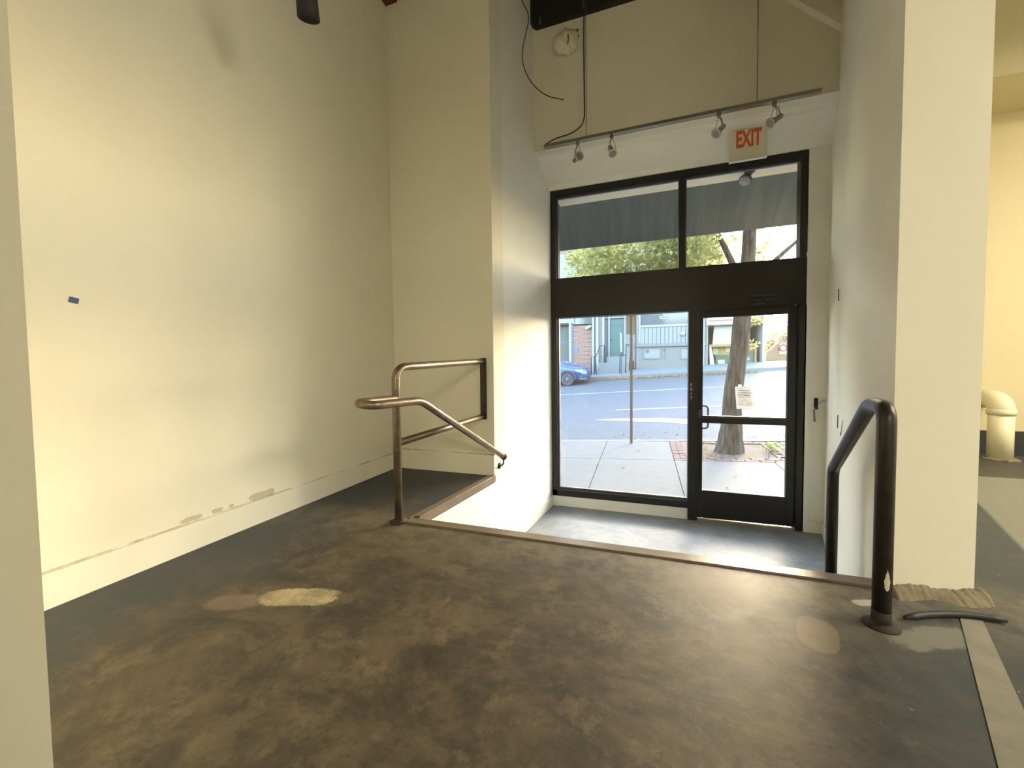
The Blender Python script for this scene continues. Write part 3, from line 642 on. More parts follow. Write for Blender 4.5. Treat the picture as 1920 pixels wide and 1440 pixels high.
# soffit of the neighbouring room
struct('trim_soffit', bx(2.0, 6.5, 4.45, 5.12, ony(1900, 138, 4.45).z, ZC), M['wall_yellow'], 'yellow boxed soffit along the top of the yellow wall', 'soffit')
q = ony(1870, 192, 5.1); struct('trim_ledge_band', bx(2.0, 6.5, 5.095, 5.12, q.z-.03, q.z+.03), M['wall_yellow'], 'shallow yellow ridge across the yellow wall', 'moulding', bevel=.01)

# ---- added warm fill lamps, unseen, hung out of frame to brighten the walls
def fill_lamp(x, y, z, sx, sy, power, colr, lab):
    o = empty('fill_panel_lamp', (x, y, z), lab, 'lamp', 'added warm fill lamps')
    fr = MB(); fr.box(x-sx/2-.04, x+sx/2+.04, y-sy/2-.04, y+sy/2+.04, z+.02, z+.09); fr.build('housing', M['white'], o)
    for dx in (-.3, .3): MB().tube([(x+dx*sx, y, z+.08), (x+dx*sx, y, ZC)], .006, 6).build('rod', M['wire'], o)
    l = bpy.data.lights.new('fill_light', 'AREA'); l.shape = 'RECTANGLE'; l.size = sx; l.size_y = sy; l.energy = power; l.color = colr
    lo = bpy.data.objects.new('fill_light', l); col.objects.link(lo); lo.parent = o; lo.location = (0, 0, .012)
WARM = (1, .92, .74)
fill_lamp(2.4, -4.4, 3.2, 1.8, 1.2, 165, WARM, 'added warm fill lamp hung unseen behind the viewer')
fill_lamp(5.3, 1.95, 3.6, 2.0, 2.0, 280, WARM, 'added warm fill lamp hung unseen in the open room beyond the pier')

# ================================================================== OUTSIDE
def zs(x, y): return -.752+.045*(y-4.44)+.043*x            # near sidewalk
def zr(x, y): return -.70+.05*x+.095*(y-8.3)               # road, rising across the hill
YC, YK, YF = 8.27, 19.9, 22.3
def zf(x, y): return zr(x, YK)+.12+.125*(y-YK)             # far sidewalk
def gpt(px, py, fz):                                       # pixel -> point on a sloping ground
    d = ray(px, py); lo, hi = 1.0, 80.0
    for _ in range(60):
        t = (lo+hi)/2; p = CAM+d*t
        if p.z > fz(p.x, p.y): lo = t
        else: hi = t
    return CAM+d*lo
def sheet(x0, x1, y0, y1, fz, th, dz=0.0):
    return MB().prism([(x0, y0), (x1, y0), (x1, y1), (x0, y1)], 0, 0, (lambda x, y: fz(x, y)-th, lambda x, y: fz(x, y)+dz))
# ---- near sidewalk: slabs, brick border, kerb
sw = empty('sidewalk', (0, 6.4, -.75), 'pale concrete sidewalk outside the glass door', 'sidewalk', kind='structure')
sheet(-8, 10, 4.60, YC-.14, zs, .12, -.012).build('bed', M['soil'], sw)
xj = [-8.0, -6.2, -4.6, -3.05, -1.95, -.70, .49, 1.9, 3.3, 4.8, 6.3, 8.0, 10.0]
BX0, BX1, BY0, BY1 = .49, 3.30, 6.75, YC-.15
for a, b in zip(xj, xj[1:]):
    for c0, c1 in ((4.60, 6.75), (6.75, YC-.15)):
        if c0 > 6 and a >= .48 and b <= 3.31: continue
        sheet(a+.006, b-.006, c0+.006, c1-.006, zs, .1).build('slab', M['walk'], sw)
sheet(-25, 30, YC-.15, YC, lambda x, y: zs(x, y) if abs(x) < 9 else zr(x, YC)+.12, .35).build('kerb', M['curb'], sw)
# tree pit with bricks round it
PX0, PX1, PY0, PY1 = .80, 2.02, 6.98, 7.95
bp = empty('brick_border', (1.6, 7.4, -.62), 'red brick border around the street tree pit', 'brick paving', kind='structure')
bme = None
ny = int((BY1-BY0)/.105)
for j in range(ny):
    y = BY0+.0525+j*(BY1-BY0)/ny
    for i in range(14):
        x = BX0+.105+i*.205-(.1025 if j % 2 else 0)
        half = j % 2 and i == 0
        if half: x = BX0+.052
        if x > BX1-.09: continue
        if not half and PX0-.07 < x < PX1+.07 and PY0-.03 < y < PY1+.03: continue
        if bme is None:
            mb = MB(); mb.box(-.098, .098, -.048, .048, -.05, 0); o = mb.build('brick', M['pbrick'], None, bevel=.006, seg=1); bme = o.data; o.location = (0, 0, 0)
            bmo = o; first = True
        else: o = bpy.data.objects.new('brick', bme); col.objects.link(o)
        o.parent = bp; o.scale.x = .5 if half else 1
        o.location = Vector((x, y, zs(x, y)-.045+random.uniform(-.003, .003)))-OFF[bp.name]; o.rotation_euler = (R(2.6)+random.uniform(-.01, .01), -R(2.5), random.uniform(-.02, .02))
sheet(PX0, PX1, PY0, PY1, zs, .1, -.008).build('tree_soil', M['soil'], bp)
for (a, b, c0, c1) in ((PX0-.03, PX1+.03, PY0-.03, PY0), (PX0-.03, PX1+.03, PY1, PY1+.03), (PX0-.11, PX0, PY0, PY1), (PX1, PX1+.03, PY0, PY1)):
    sheet(a, b, c0, c1, zs, .1, .007).build('edging', M['pbrick'], bp)
# ---- road with markings
rd_ = empty('road', (0, 14, 0), 'blue grey asphalt street rising to the far kerb', 'road', kind='structure')
sheet(-40, 45, YC, YK, zr, .3).build('asphalt', M['asphalt'], rd_)
def rline(x0, x1, ya, yb, wd, m, name='lane_line'):
    MB().prism([(x0, ya-wd/2), (x1, yb-wd/2), (x1, yb+wd/2), (x0, ya+wd/2)], 0, 0, (lambda x, y: zr(x, y)-.01, lambda x, y: zr(x, y)+.006)).build(name, m, rd_)
L1a, L1b = gpt(1048, 740.5, zr), gpt(1476, 719.6, zr); sl = (L1b.y-L1a.y)/(L1b.x-L1a.x)
rline(-14, 16, L1a.y+sl*(-14-L1a.x), L1a.y+sl*(16-L1a.x), .13, M['line'])
L2a, L2b = gpt(1155, 769, zr), gpt(1476, 756.5, zr); sl2 = (L2b.y-L2a.y)/(L2b.x-L2a.x)
rline(L2a.x, 12, L2a.y, L2a.y+sl2*(12-L2a.x), .16, M['line'])
L3a, L3b = gpt(1400, 751.5, zr), gpt(1476, 749.5, zr); rline(L3a.x, 12, L3a.y, L3a.y+.02*(12-L3a.x), .10, M['yline'])
ar = [gpt(x, y, zr) for x, y in ((1114, 788), (1150, 785), (1240, 784), (1300, 786.5), (1300, 797), (1245, 792), (1200, 791), (1245, 790), (1150, 787.5))]
MB().prism([(p.x, p.y) for p in ar[:7]], 0, 0, (lambda x, y: zr(x, y)-.01, lambda x, y: zr(x, y)+.006)).build('turn_arrow', M['line'], rd_)
# ---- far kerb and sidewalk
fs = empty('far_sidewalk', (0, 21, .6), 'pale far sidewalk below the shop fronts', 'sidewalk', kind='structure')
XG = ony(1408, 690, YK).x
sheet(-40, XG, YK, YK+.32, lambda x, y: zr(x, YK)+.12, .3).build('kerb', M['kerb_red'], fs)
XB = ony(1326, 650, YF).x
sheet(-40, XB, YK+.32, YF+.6, zf, .4).build('paving', M['stone'], fs); sheet(XB, XG+2, YK+.32, YF+.02, zf, .4).build('paving', M['stone'], fs)
sheet(XG, 45, YK, 60, lambda x, y: zr(x, YK)+.02+.06*(y-YK), .4).build('driveway', M['walk'], fs)
# fallen leaves
def leaves(name, spots, m, label, size=(.03, .07), parent=None):
    mb = MB(); rg = random.Random(len(name)*31+len(spots))
    for x, y, z in spots:
        a = rg.uniform(0, 6.28); s_ = rg.uniform(*size); t = Vector((math.cos(a), math.sin(a), rg.uniform(-.3, .3)))*s_; u = Vector((-math.sin(a), math.cos(a), rg.uniform(-.3, .3)))*s_*.6; p = Vector((x, y, z+.012))
        mb.add([p-t, p+u+Vector((0, 0, s_*.25)), p+t, p-u+Vector((0, 0, s_*.25))], [(0, 1, 2, 3)])
    return tag(mb.build(name, m, parent), label, 'leaves', kind='stuff')
rg = random.Random(21)
sp1 = []; CARX = ony(1064, 711, 18.09).x; TB = gpt(1368, 846, zs); WB = gpt(1446, 846, zs)
for _ in range(1500):
    x = rg.uniform(-9, XG+.4); y = YK-abs(rg.gauss(0, .28))-.02
    if any(abs(x-wx) < .30 and y < YK-.02 and y > 19.5 for wx in (CARX, CARX-2.62)): continue
    sp1.append((x, y, zr(x, y)+rg.uniform(0, .04)))
leaves('gutter_leaves', sp1, M['leaf_dry'], 'band of fallen yellow leaves along the far kerb')
sp2 = []
for _ in range(90):
    x = rg.uniform(-3.5, 4); y = YC+abs(rg.gauss(0, .9))+.05; sp2.append((x, y, zr(x, y)))
for _ in range(14):
    x = rg.uniform(-2.5, 3); y = rg.uniform(4.9, 8.1); sp2.append((x, y, zs(x, y)))
for _ in range(60):
    x = rg.uniform(PX0, PX1); y = rg.uniform(PY0, PY1)
    if math.hypot(x-TB.x, y-7.42) < .36 or math.hypot(x-WB.x, y-WB.y) < .16: continue
    sp2.append((x, y, zs(x, y)))
leaves('street_leaves', sp2, M['leaf_dry'], 'scattered fallen leaves on road, sidewalk and tree pit', (.025, .05))

# ---- awning over the storefront
aw = empty('awning', (.35, 5.2, 2.66), 'grey green canvas awning seen from below over the storefront', 'awning')
ax0, ax1 = -1.75, 1.96; ya, yb = 4.96, 5.76
def strip2(x0, x1): return MB().add([(x0, ya-.02, 3.40), (x1, ya-.02, 3.40), (x1, yb, 2.662), (x0, yb, 2.662)], [(0, 1, 2, 3)])
xs = [ax0, -.82, .12, 1.04, ax1]
for a, b in zip(xs, xs[1:]): strip2(a, b+.004).build('canvas_panel', M['awning'], aw)
for x in (ax0, ax1): MB().add([(x, ya-.02, 3.40), (x, yb, 2.662), (x, ya-.02, 2.80)], [(0, 1, 2)]).build('canvas_end', M['awning'], aw)
for x in (ax0, ax1): MB().tube([(x, 4.6, 2.9), (x, yb, 2.68)], .014, 8).build('frame_arm', M['galv'], aw)
struct('trim_soffit_outside', bx(-2.2, 1.90, 4.60, 4.985, 2.992, 3.10), M['soffit'], 'beige soffit board outside above the storefront window', 'soffit')
struct('wall_outside_top', bx(-6, 1.90, 4.72, 4.9, 3.10, 6.5), M['stucco'], 'outer wall of the shop above the awning', 'wall')
fb = ony(1406, 322, 4.78)
fl_ = empty('flood_lamp', (fb.x, 4.78, 2.992), 'small grey outdoor flood lamp under the soffit over the door', 'lamp')
MB().lathe([(.055, 0), (.05, .02), (.02, .05), (.016, .055)], (fb.x, 4.78, 2.993), (0, 0, -1), 18).build('canopy', M['gasket'], fl_, True)
MB().tube([(fb.x, 4.78, 2.95), (fb.x-.005, 4.79, 2.89), (fb.x-.02, 4.80, 2.865)], .014, 8).build('arm', M['gasket'], fl_, True)
hc = ony(1398, 336, 4.80); fa = Vector((-.35, -.45, -.82)).normalized()
MB().lathe([(.0, -.085), (.032, -.08), (.045, -.02), (.062, .0), (.066, .03), (.06, .032)], hc, fa, 20).build('shade', M['gasket'], fl_, True)
MB().lathe([(.06, .028), (.05, .04), (0, .045)], hc, fa, 20).build('lens', M['whitesheet'], fl_, True)
# ---- paper notice taped outside the door glass
pn = empty('paper_notice', ony(1398, 765, dy1+.004), 'crooked white paper notice taped to the upper door pane', 'notice')
yn = dy0+.030
def np_(x, y, o=0): return ony(x, y, yn+.004) + Vector((0, -o, 0))
mb = MB(); pc4 = [np_(1378, 725), np_(1409, 725), np_(1417, 768), np_(1381, 766.5)]
mb.add([p for p in pc4]+[p+Vector((0, .0015, 0)) for p in pc4], [(0, 1, 2, 3), (7, 6, 5, 4), (0, 4, 5, 1), (1, 5, 6, 2), (2, 6, 7, 3), (3, 7, 4, 0)]); mb.build('sheet', M['paper'], pn)
for (xa, xb, yy, h) in ((1381.5, 1385, 731, 1.2), (1386.5, 1406, 731.5, 1.6), (1383, 1387, 735.5, 1.4), (1389, 1408.5, 735.8, 1.5), (1383, 1391, 740, 1.3), (1393, 1407, 740.2, 1.5), (1385, 1408, 744, .8), (1393, 1400, 749.5, .8),
                        (1384.5, 1396, 752.5, .7), (1399, 1407.5, 752.8, .9), (1384.5, 1395, 755.5, .7), (1399, 1410, 755.7, .9), (1384.5, 1395, 758.5, .7), (1398, 1409, 758.8, .9)):
    q = [np_(xa, yy, .002), np_(xb, yy+.2, .002), np_(xb, yy+h+.2, .002), np_(xa, yy+h, .002)]
    MB().add(q, [(0, 1, 2, 3)]).build('print_line', M['ink'], pn)
MB().add([np_(1384, 721, .003), np_(1390, 721, .003), np_(1390, 729, .003), np_(1384, 729, .003)], [(0, 1, 2, 3)]).build('tape', M['paper'], pn)

# ---- street tree
TY = 7.42
tb = gpt(1368, 846, zs); tb.y = TY
tre = empty('street_tree', (tb.x, TY, zs(tb.x, TY)), 'leaning street tree with furrowed bark and yellow-green leaves', 'tree')
cl_ = [(1366, 853, 58), (1367, 845, 50), (1369, 825, 42), (1371, 800, 37), (1372, 775, 34), (1373, 750, 32), (1376, 725, 32), (1380, 700, 32), (1384, 670, 31), (1387, 645, 30), (1390, 610, 29), (1395, 560, 27), (1401, 510, 25), (1404, 470, 23), (1406, 425, 23), (1408, 380, 22), (1410, 320, 20), (1412, 230, 18)]
path = [ony(x, y, TY) for x, y, _ in cl_]
dpt = [(p-CAM).dot(FWD) for p in path]
rad = [w_/2*d/FPX for (_, _, w_), d in zip(cl_, dpt)]
def trunk(path, rad, seg=44, sub=5, groove=.10, seed=1):
    P = []; Q = []
    for i in range(len(path)-1):
        for k in range(sub): t = k/sub; P.append(path[i].lerp(path[i+1], t)); Q.append(rad[i]*(1-t)+rad[i+1]*t)
    P.append(path[-1]); Q.append(rad[-1]); rg = random.Random(seed); mb = MB()
    ph = [rg.uniform(0, 6.28) for _ in range(8)]; L = 0
    for i, p in enumerate(P):
        if i: L += (P[i]-P[i-1]).length
        for k in range(seg):
            a = 2*math.pi*k/seg
            g_ = abs(math.sin(4.5*a+1.1*math.sin(L*3+ph[0])+ph[1]))*.6+abs(math.sin(7*a+1.6*math.sin(L*5+ph[2])+ph[3]+L*1.5))*.6
            r_ = Q[i]*(1-groove+groove*g_+.03*math.sin(2*a+ph[4]+L*2)+rg.uniform(-.012, .012))
            mb.v.append(p+Vector((math.cos(a)*r_, math.sin(a)*r_, 0)))
    n = len(P); mb.f = [(i*seg+k, i*seg+(k+1) % seg, (i+1)*seg+(k+1) % seg, (i+1)*seg+k) for i in range(n-1) for k in range(seg)]+[tuple(range(seg))[::-1], tuple(range((n-1)*seg, n*seg))]
    return mb
trunk(path, rad).build('trunk', M['bark'], tre, True)
def T(x, y, dy=0): return ony(x, y, TY+dy)
for br_, r0 in (([T(1396, 555), T(1378, 505, -.05), T(1360, 465, -.1), T(1338, 425, -.15), T(1290, 350, -.3), T(1220, 260, -.4)], .06),
                ([T(1404, 545), T(1430, 510, .1), T(1462, 480, .2), T(1497, 450, .3), T(1560, 395, .4), T(1640, 300, .5)], .055),
                ([T(1330, 415, -.15), T(1280, 420, -.2), T(1200, 440, -.1), T(1120, 455, 0)], .035),
                ([T(1260, 330, -.3), T(1180, 370, 0), T(1090, 420, .3)], .035)):
    MB().tube(fillet(br_, .2, 4), [r0*(1-.75*i/(len(fillet(br_, .2, 4))-1)) for i in range(len(fillet(br_, .2, 4)))], 12).build('branch', M['bark'], tre, True)
rg = random.Random(77); lf = MB()
def leaf(p, s_):
    a = Vector((rg.gauss(0, 1), rg.gauss(0, 1), rg.gauss(0, .7))).normalized(); b = a.orthogonal().normalized(); b = (b*math.cos(rg.uniform(0, 6.3))+a.cross(b)*math.sin(rg.uniform(0, 6.3)))
    n_ = a.cross(b); lf.add([p-a*s_, p+b*s_*.62+n_*s_*.2, p+a*s_, p-b*s_*.62+n_*s_*.2], [(0, 1, 2), (0, 2, 3)])
clus = []
for _ in range(62):
    px = rg.uniform(1065, 1345); py = rg.uniform(430, 545) if px < 1300 else rg.uniform(430, 520)
    if px < 1095 and rg.random() < .55: continue
    clus.append((T(px, py, rg.uniform(-.9, 1.3)), rg.uniform(.22, .42), 95))
for _ in range(34): clus.append((T(rg.uniform(1120, 1335), rg.uniform(450, 540), rg.uniform(-.6, 1.5)), rg.uniform(.25, .4), 95))
for _ in range(26):
    clus.append((Vector((rg.uniform(-2.6, 4.2), TY+rg.uniform(-1.6, 2.2), rg.uniform(3.7, 6.4))), rg.uniform(.35, .6), 60))
for px, py, r_, n_ in ((1425, 470, .12, 18), (1440, 455, .10, 14), (1428, 488, .12, 22), (1336, 505, .13, 30), (1420, 598, .12, 40), (1405, 606, .08, 20), (1412, 650, .09, 14), (1350, 470, .15, 30)):
    clus.append((T(px, py, .1), r_, n_))
for c_, r_, n_ in clus:
    for _ in range(n_):
        d = Vector((rg.gauss(0, .5), rg.gauss(0, .5), rg.gauss(0, .45)))*r_; leaf(c_+d, rg.uniform(.03, .062))
tag(lf.build('foliage', M['leaf'], tre), kind='stuff')
# weed and stake in the pit
wp_ = gpt(1446, 846, zs)
wd_ = empty('weed', wp_, 'small light green weed in the tree pit corner', 'plant')
lf = MB()
for _ in range(70): leaf(Vector((wp_.x+rg.gauss(0, .06), wp_.y+rg.gauss(0, .05), wp_.z+.03+abs(rg.gauss(.05, .04)))), rg.uniform(.02, .035))
tag(lf.build('leaf_tuft', M['plant'], wd_), kind='stuff')
MB().tube([wp_, wp_+Vector((0, 0, .08))], .006, 6).build('stem', M['plant'], wd_)
sk = gpt(1441, 859, zs); tag(MB().obox(sk+Vector((0, 0, .07)), (.012, 0, .001), (0, .008, 0), (-.002, 0, .085)).build('stake', M['whitesheet']), 'short pale stake at the tree pit edge', 'stake')
# ---- sign pole
pp = gpt(1184, 831, zs); py_ = pp.y
po = empty('sign_pole', pp, 'weathered street sign post with two bare sign backs', 'sign pole')
tp_ = ony(1181, 588, py_); tz_ = tp_.z+.35
bx(pp.x-.028, pp.x+.022, py_-.022, py_+.022, pp.z-.1, tz_).build('post', M['galv'], po, bevel=.006)
q0, q1_ = ony(1174, 627, py_-.05), ony(1192, 590, py_-.05)
bx(q0.x, pp.x-.030, py_-.03, py_-.026, q0.z, tz_-.03).build('sign_plate', M['signback'], po)
bx(pp.x+.024, q1_.x, py_-.03, py_-.026, q0.z, tz_-.03).build('sign_plate', M['signback'], po)
q0, q1_ = ony(1179, 693, py_-.05), ony(1189, 677, py_-.05)
bx(q0.x, q1_.x, py_+.02, py_+.06, q0.z, q1_.z).build('meter_box', M['signbrown'], po, bevel=.006)

# ---- far buildings
def F(px, py, y=YF): p = ony(px, py, y); return p.x, p.z
def rect(name, m, parent, xa, ya_, xb, yb_, y0, y1, bevel=0):    # box traced by two facade corners, between depths y0..y1
    a, b = ony(xa, ya_, y0), ony(xb, yb_, y0)
    return bx(min(a.x, b.x), max(a.x, b.x), y0, y1, min(a.z, b.z), max(a.z, b.z)).build(name, m, parent, bevel=bevel)
xA1 = F(1110, 650)[0]
A = empty('brick_building', (-6, YF, zf(-5, YF)), 'brick shop building with slate blue and white window frames', 'building')
bx(-16, xA1, YF+.5, YF+8, -1, 8.6).build('body', M['upper_brick'], A)
bx(F(1072, 650)[0], xA1, YF+.02, YF+.5, -.5, F(1090, 610)[1]).build('brick_pier', M['brick'], A)
bx(-16, xA1, YF+.05, YF+.5, F(1090, 592)[1]+1.0, 8.6).build('upper_wall', M['upper_brick'], A)
g0 = rect('garage_door', M['garage'], A, 1030, 700, 1067, 609, YF+.3, YF+.36)
rect('panel_seam', M['slate'], g0, 1030, 642, 1067, 643, YF+.28, YF+.31)
rect('frame_post', M['trimw'], A, 1067, 690, 1071, 605, YF-.02, YF+.2)
rect('slate_post', M['slate'], A, 1071, 690, 1075, 609, YF, YF+.25)
rect('lintel', M['trimw'], A, 1020, 610.5, 1109.5, 606.5, YF-.04, YF+.3)
rect('mullion', M['trimw'], A, 1072.5, 607, 1076, 560, YF-.03, YF+.2)
for a, b in ((1025, 1072), (1076, 1110)): rect('transom_pane', M['farglass'], A, a, 608, b, 560, YF+.12, YF+.16)
for (a, b, c0, c1) in ((1050, 1081, 538, 474),):
    wv = rect('window', M['trimw'], A if a < 1100 else A, a, c0, b, c1, YF-.0, YF+.1)
    for k in (0, 1): rect('pane', M['skyglass'], wv, a+3+k*((b-a)/2-1), c0-3, a+3+k*((b-a)/2-1)+(b-a)/2-5, c1+3, YF-.02, YF+.02)
rect('downpipe', M['trimw'], A, 1105, 540, 1108, 440, YF-.1, YF+.06)
cm = ony(1103, 614, YF-.15); MB().tube([cm+Vector((.06, 0, .03)), Vector((cm.x+.08, YF+.03, cm.z+.03))], .02, 8).build('camera_arm', M['trimw'], A); MB().obox(cm, (.16, -.03, .09), (.02, .06, 0), (-.04, 0, .06)).build('security_camera', M['trimw'], A, bevel=.02)
ad = ony(1081, 657, YF+.019); asg = MB().lathe([(0, 0), (.125, 0), (.125, .02), (0, .02)], ad, (0, -1, 0), 24).build('access_sign', M['adablue'], A)
sg = MB(); sg.tube(arc(ad+Vector((-.01, -.025, -.03)), Vector((.045, 0, 0)), Vector((0, 0, .045)), 120, 400, 12), .008, 6)
sg.tube([ad+Vector((-.015, -.025, .055)), ad+Vector((-.01, -.025, .0)), ad+Vector((.035, -.025, .0)), ad+Vector((.06, -.025, -.05))], .008, 6)
sg.lathe([(0, 0), (.015, .002), (0, .004)], ad+Vector((-.015, -.022, .078)), (0, -1, 0), 10); sg.build('wheelchair_mark', M['trimw'], asg)
# entry with green door between the two shops
Bz = F(1150, 668)[1]
N = empty('entry_porch', (F(1150, 680)[0], YF, zf(-1.5, YF)), 'pale entry bay with sea green panelled door', 'building')
bx(xA1, F(1192.5, 650)[0], YF+.55, YF+8, -1, 8.6).build('body', M['stucco_pink'], N)
for (a, b, m_, y0) in ((1110.5, 1114.5, 'trimw', -.12), (1114.5, 1117.5, 'slate', -.02), (1117.5, 1122.5, 'trimw', -.12), (1122.5, 1129.5, 'stucco_pink', .0), (1129.5, 1133, 'trimw', -.06)):
    xa, xb = F(a, 650)[0], F(b, 650)[0]; bx(xa, xb, YF+y0, YF+.56, zf(xa, YF)-.1, 5.2 if m_ != 'slate' else 4).build('pilaster', M[m_], N)
for (a, b) in ((1140.5, 1143.5), (1170, 1174)): rect('door_jamb', M['trimw'], N, a, 670, b, 585, YF+.3, YF+.56)
rect('side_panel', M['stucco'], N, 1133, 670, 1140.5, 585, YF+.4, YF+.56)
rect('sill_panel', M['stone'], N, 1133, 648, 1141, 646, YF+.36, YF+.5)
rect('side_panel', M['stucco'], N, 1174, 690, 1192, 570, YF+.1, YF+.56)
dg_ = rect('door', M['greendoor'], N, 1143.5, 668.5, 1170, 597, YF+.42, YF+.50)
for a, b in ((1145.5, 1155.5), (1158, 1168)):
    for c0, c1 in ((611, 600), (637, 615), (665, 641)): rect('door_panel', M['greendoor'], dg_, a, c0, b, c1, YF+.405, YF+.43, .012)
kn = ony(1146, 638, YF+.4); MB().lathe([(.0, 0), (.03, .02), (.02, .06), (0, .065)], kn, (0, -1, 0), 10).build('door_handle', M['iron'], dg_)
rect('head_trim', M['trimw'], N, 1131, 597.5, 1176, 593.5, YF+.28, YF+.56)
text('letter', '1145', .20, M['iron'], N, ony(1157, 590.5, YF+.27), (1, 0, 0), (0, 0, 1), .003) if False else None
# steps
stp = empty('porch_steps', (F(1153, 700)[0], YF-.6, zf(-1.4, YF-.6)), 'four pale concrete steps up to the green door', 'steps')
sx0, sx1 = F(1124, 680)[0], F(1180, 680)[0]; zb0 = zf(sx0, YF-.9)-.15
for k, yy in enumerate((698.5, 690, 680, 668.5)):
    yk = YF-1.18+.33*k; zz = ony(1150, yy, yk).z
    bx(sx0+(.25 if k == 3 else 0), sx1, yk, YF-.125, zb0-.1, zz).build('step', M['stone'], stp, bevel=.012)
bx(F(1133, 680)[0]+.005, ony(1174, 680, YF+.1).x, YF-.13, YF+.41, zb0-.1, zz).build('landing', M['stone'], stp)
def iron(bars, lab):                                       # bars: points (px, py, depth); py None = foot on the sidewalk
    def P(px, py, y):
        if py is not None: return ony(px, py, y)
        p = ony(px, 697, y); p.z = zf(p.x, p.y)-.02; return p
    o = empty('iron_railing', P(*bars[0][0]), lab, 'railing')
    for l in bars: MB().tube([P(*q) for q in l], .026, 8).build('bar', M['iron'], o, True)
ya_, yb_, yc_ = YF-1.24, YF-.6, YF-.235
iron([[(1109, None, ya_), (1108.5, 669, ya_), (1117, 669, ya_), (1118, None, ya_)], [(1117, 669, ya_), (1125, 649, yb_), (1133, 647, yc_), (1132.5, 681, yc_)], [(1114, None, ya_), (1114, 669, ya_)], [(1136, 681, yc_), (1136, 655, yc_), (1133, 650, yc_)]], 'black iron stair railing on the brick side of the porch steps')
iron([[(1173, None, ya_), (1174, 646, ya_), (1179, 647, YF+.11)], [(1162, None, ya_), (1162.5, 666, ya_), (1174, 666, ya_)]], 'black iron stair railing on the siding side of the porch steps')
wbp = ony(1165.5, 706, YF-1.9); wbt = ony(1164, 624, YF-1.9); wbm = ony(1165, 660, YF-1.9)
pole = empty('white_post', wbp, 'thin pale sign stake in front of the porch steps', 'post')
MB().obox((wbt+wbm)/2, (.045, 0, 0), (0, .02, 0), (wbt-wbm)/2).build('plate', M['trimw'], pole); MB().tube([wbp, wbm+Vector((0, .02, 0))], .02, 8).build('stem', M['iron'], pole)
# shop with boarded front
xB0, xB1 = F(1193, 650)[0], F(1325.5, 650)[0]
B = empty('sided_shop', ((xB0+xB1)/2, YF, zf(1, YF)), 'pale shop front with vertical siding and stucco base', 'building')
bx(xB0, xB1, YF+.5, YF+8, -1, 8.6).build('body', M['stucco_pink'], B)
bx(xB0, F(1198, 650)[0], YF-.02, YF+.5, -.2, 8.6).build('pilaster', M['stucco_pink'], B)
rect('corner_post', M['trimw'], B, 1198, 644, 1201, 560, YF-.06, YF+.3)
zb1 = F(1240, 650)[1]; zb2 = F(1240, 643.5)[1]; zsl = F(1240, 613)[1]; zwi = F(1240, 609)[1]
bx(F(1194, 650)[0], xB1, YF, YF+.5, -.2, zb1).build('stucco_base', M['stucco'], B)
bx(F(1193, 650)[0], xB1, YF-.12, YF+.3, zb1, zb2).build('ledge', M['stucco'], B, bevel=.02)
xa, xb = F(1201, 630)[0], F(1317, 630)[0]; nb = 15
for k in range(nb):
    a = xa+(xb-xa)*k/nb; b = xa+(xb-xa)*(k+1)/nb; bx(a+.012, b-.012, YF-.05, YF+.02, zb2, zsl).build('board', M['board'], B, bevel=.006)
bx(xa, xb, YF-.02, YF+.4, zb2, zsl).build('backing', M['stucco'], B)
bx(xa-.02, xb, YF-.10, YF+.3, zsl, zwi).build('window_sill', M['trimw'], B, bevel=.01)
bx(xa, xb, YF+.10, YF+.14, zwi, 5.0).build('shop_window', M['farglass'], B)
bx(xa, xB1, YF, YF+.5, 5.0, 8.6).build('upper_wall', M['stucco_pink'], B)
for (a, b) in ((1206, 1239), (1276, 1310)):
    f_ = rect('inset_panel', M['stucco'], B, a, 674, b, 653, YF-.035, YF+.02); rect('panel_face', M['board'], f_, a+2.5, 671, b-2.5, 655, YF-.04, YF+.0)
rect('vent', M['slate'], B, 1210.5, 661, 1216, 655.5, YF-.08, YF)
lb = ony(1246, 656, YF-.01); MB().tube([lb, ony(1246, 679, YF-.01)], .012, 6).build('conduit', M['stucco_pink'], B); MB().lathe([(0, 0), (.035, .01), (.03, .05), (0, .055)], lb, (0, -1, 0), 10).build('conduit_cap', M['iron'], B)
lm = ony(1280, 626, YF-.06); MB().lathe([(.0, 0), (.13, .0), (.13, .05), (.09, .12), (0, .14)], lm, (0, -1, 0), 18).build('round_lamp', M['trimw'], B, True)
ns = [ony(x, y, YF+.075) for x, y in ((1258, 578), (1256, 587), (1252, 594), (1246, 597.5), (1239, 598), (1237, 595.5), (1240, 593.5), (1246, 594), (1249, 589), (1244, 590), (1243, 586), (1248, 582), (1254, 578))]
MB().tube(fillet(ns, .15, 4), .03, 8).build('neon_script', M['neon'], B, True)
rect('pilaster', M['trimw'], B, 1317, 692, 1322, 560, YF-.14, YF+.4); rect('pilaster', M['board'], B, 1322, 692, 1325.5, 560, YF-.05, YF+.4)
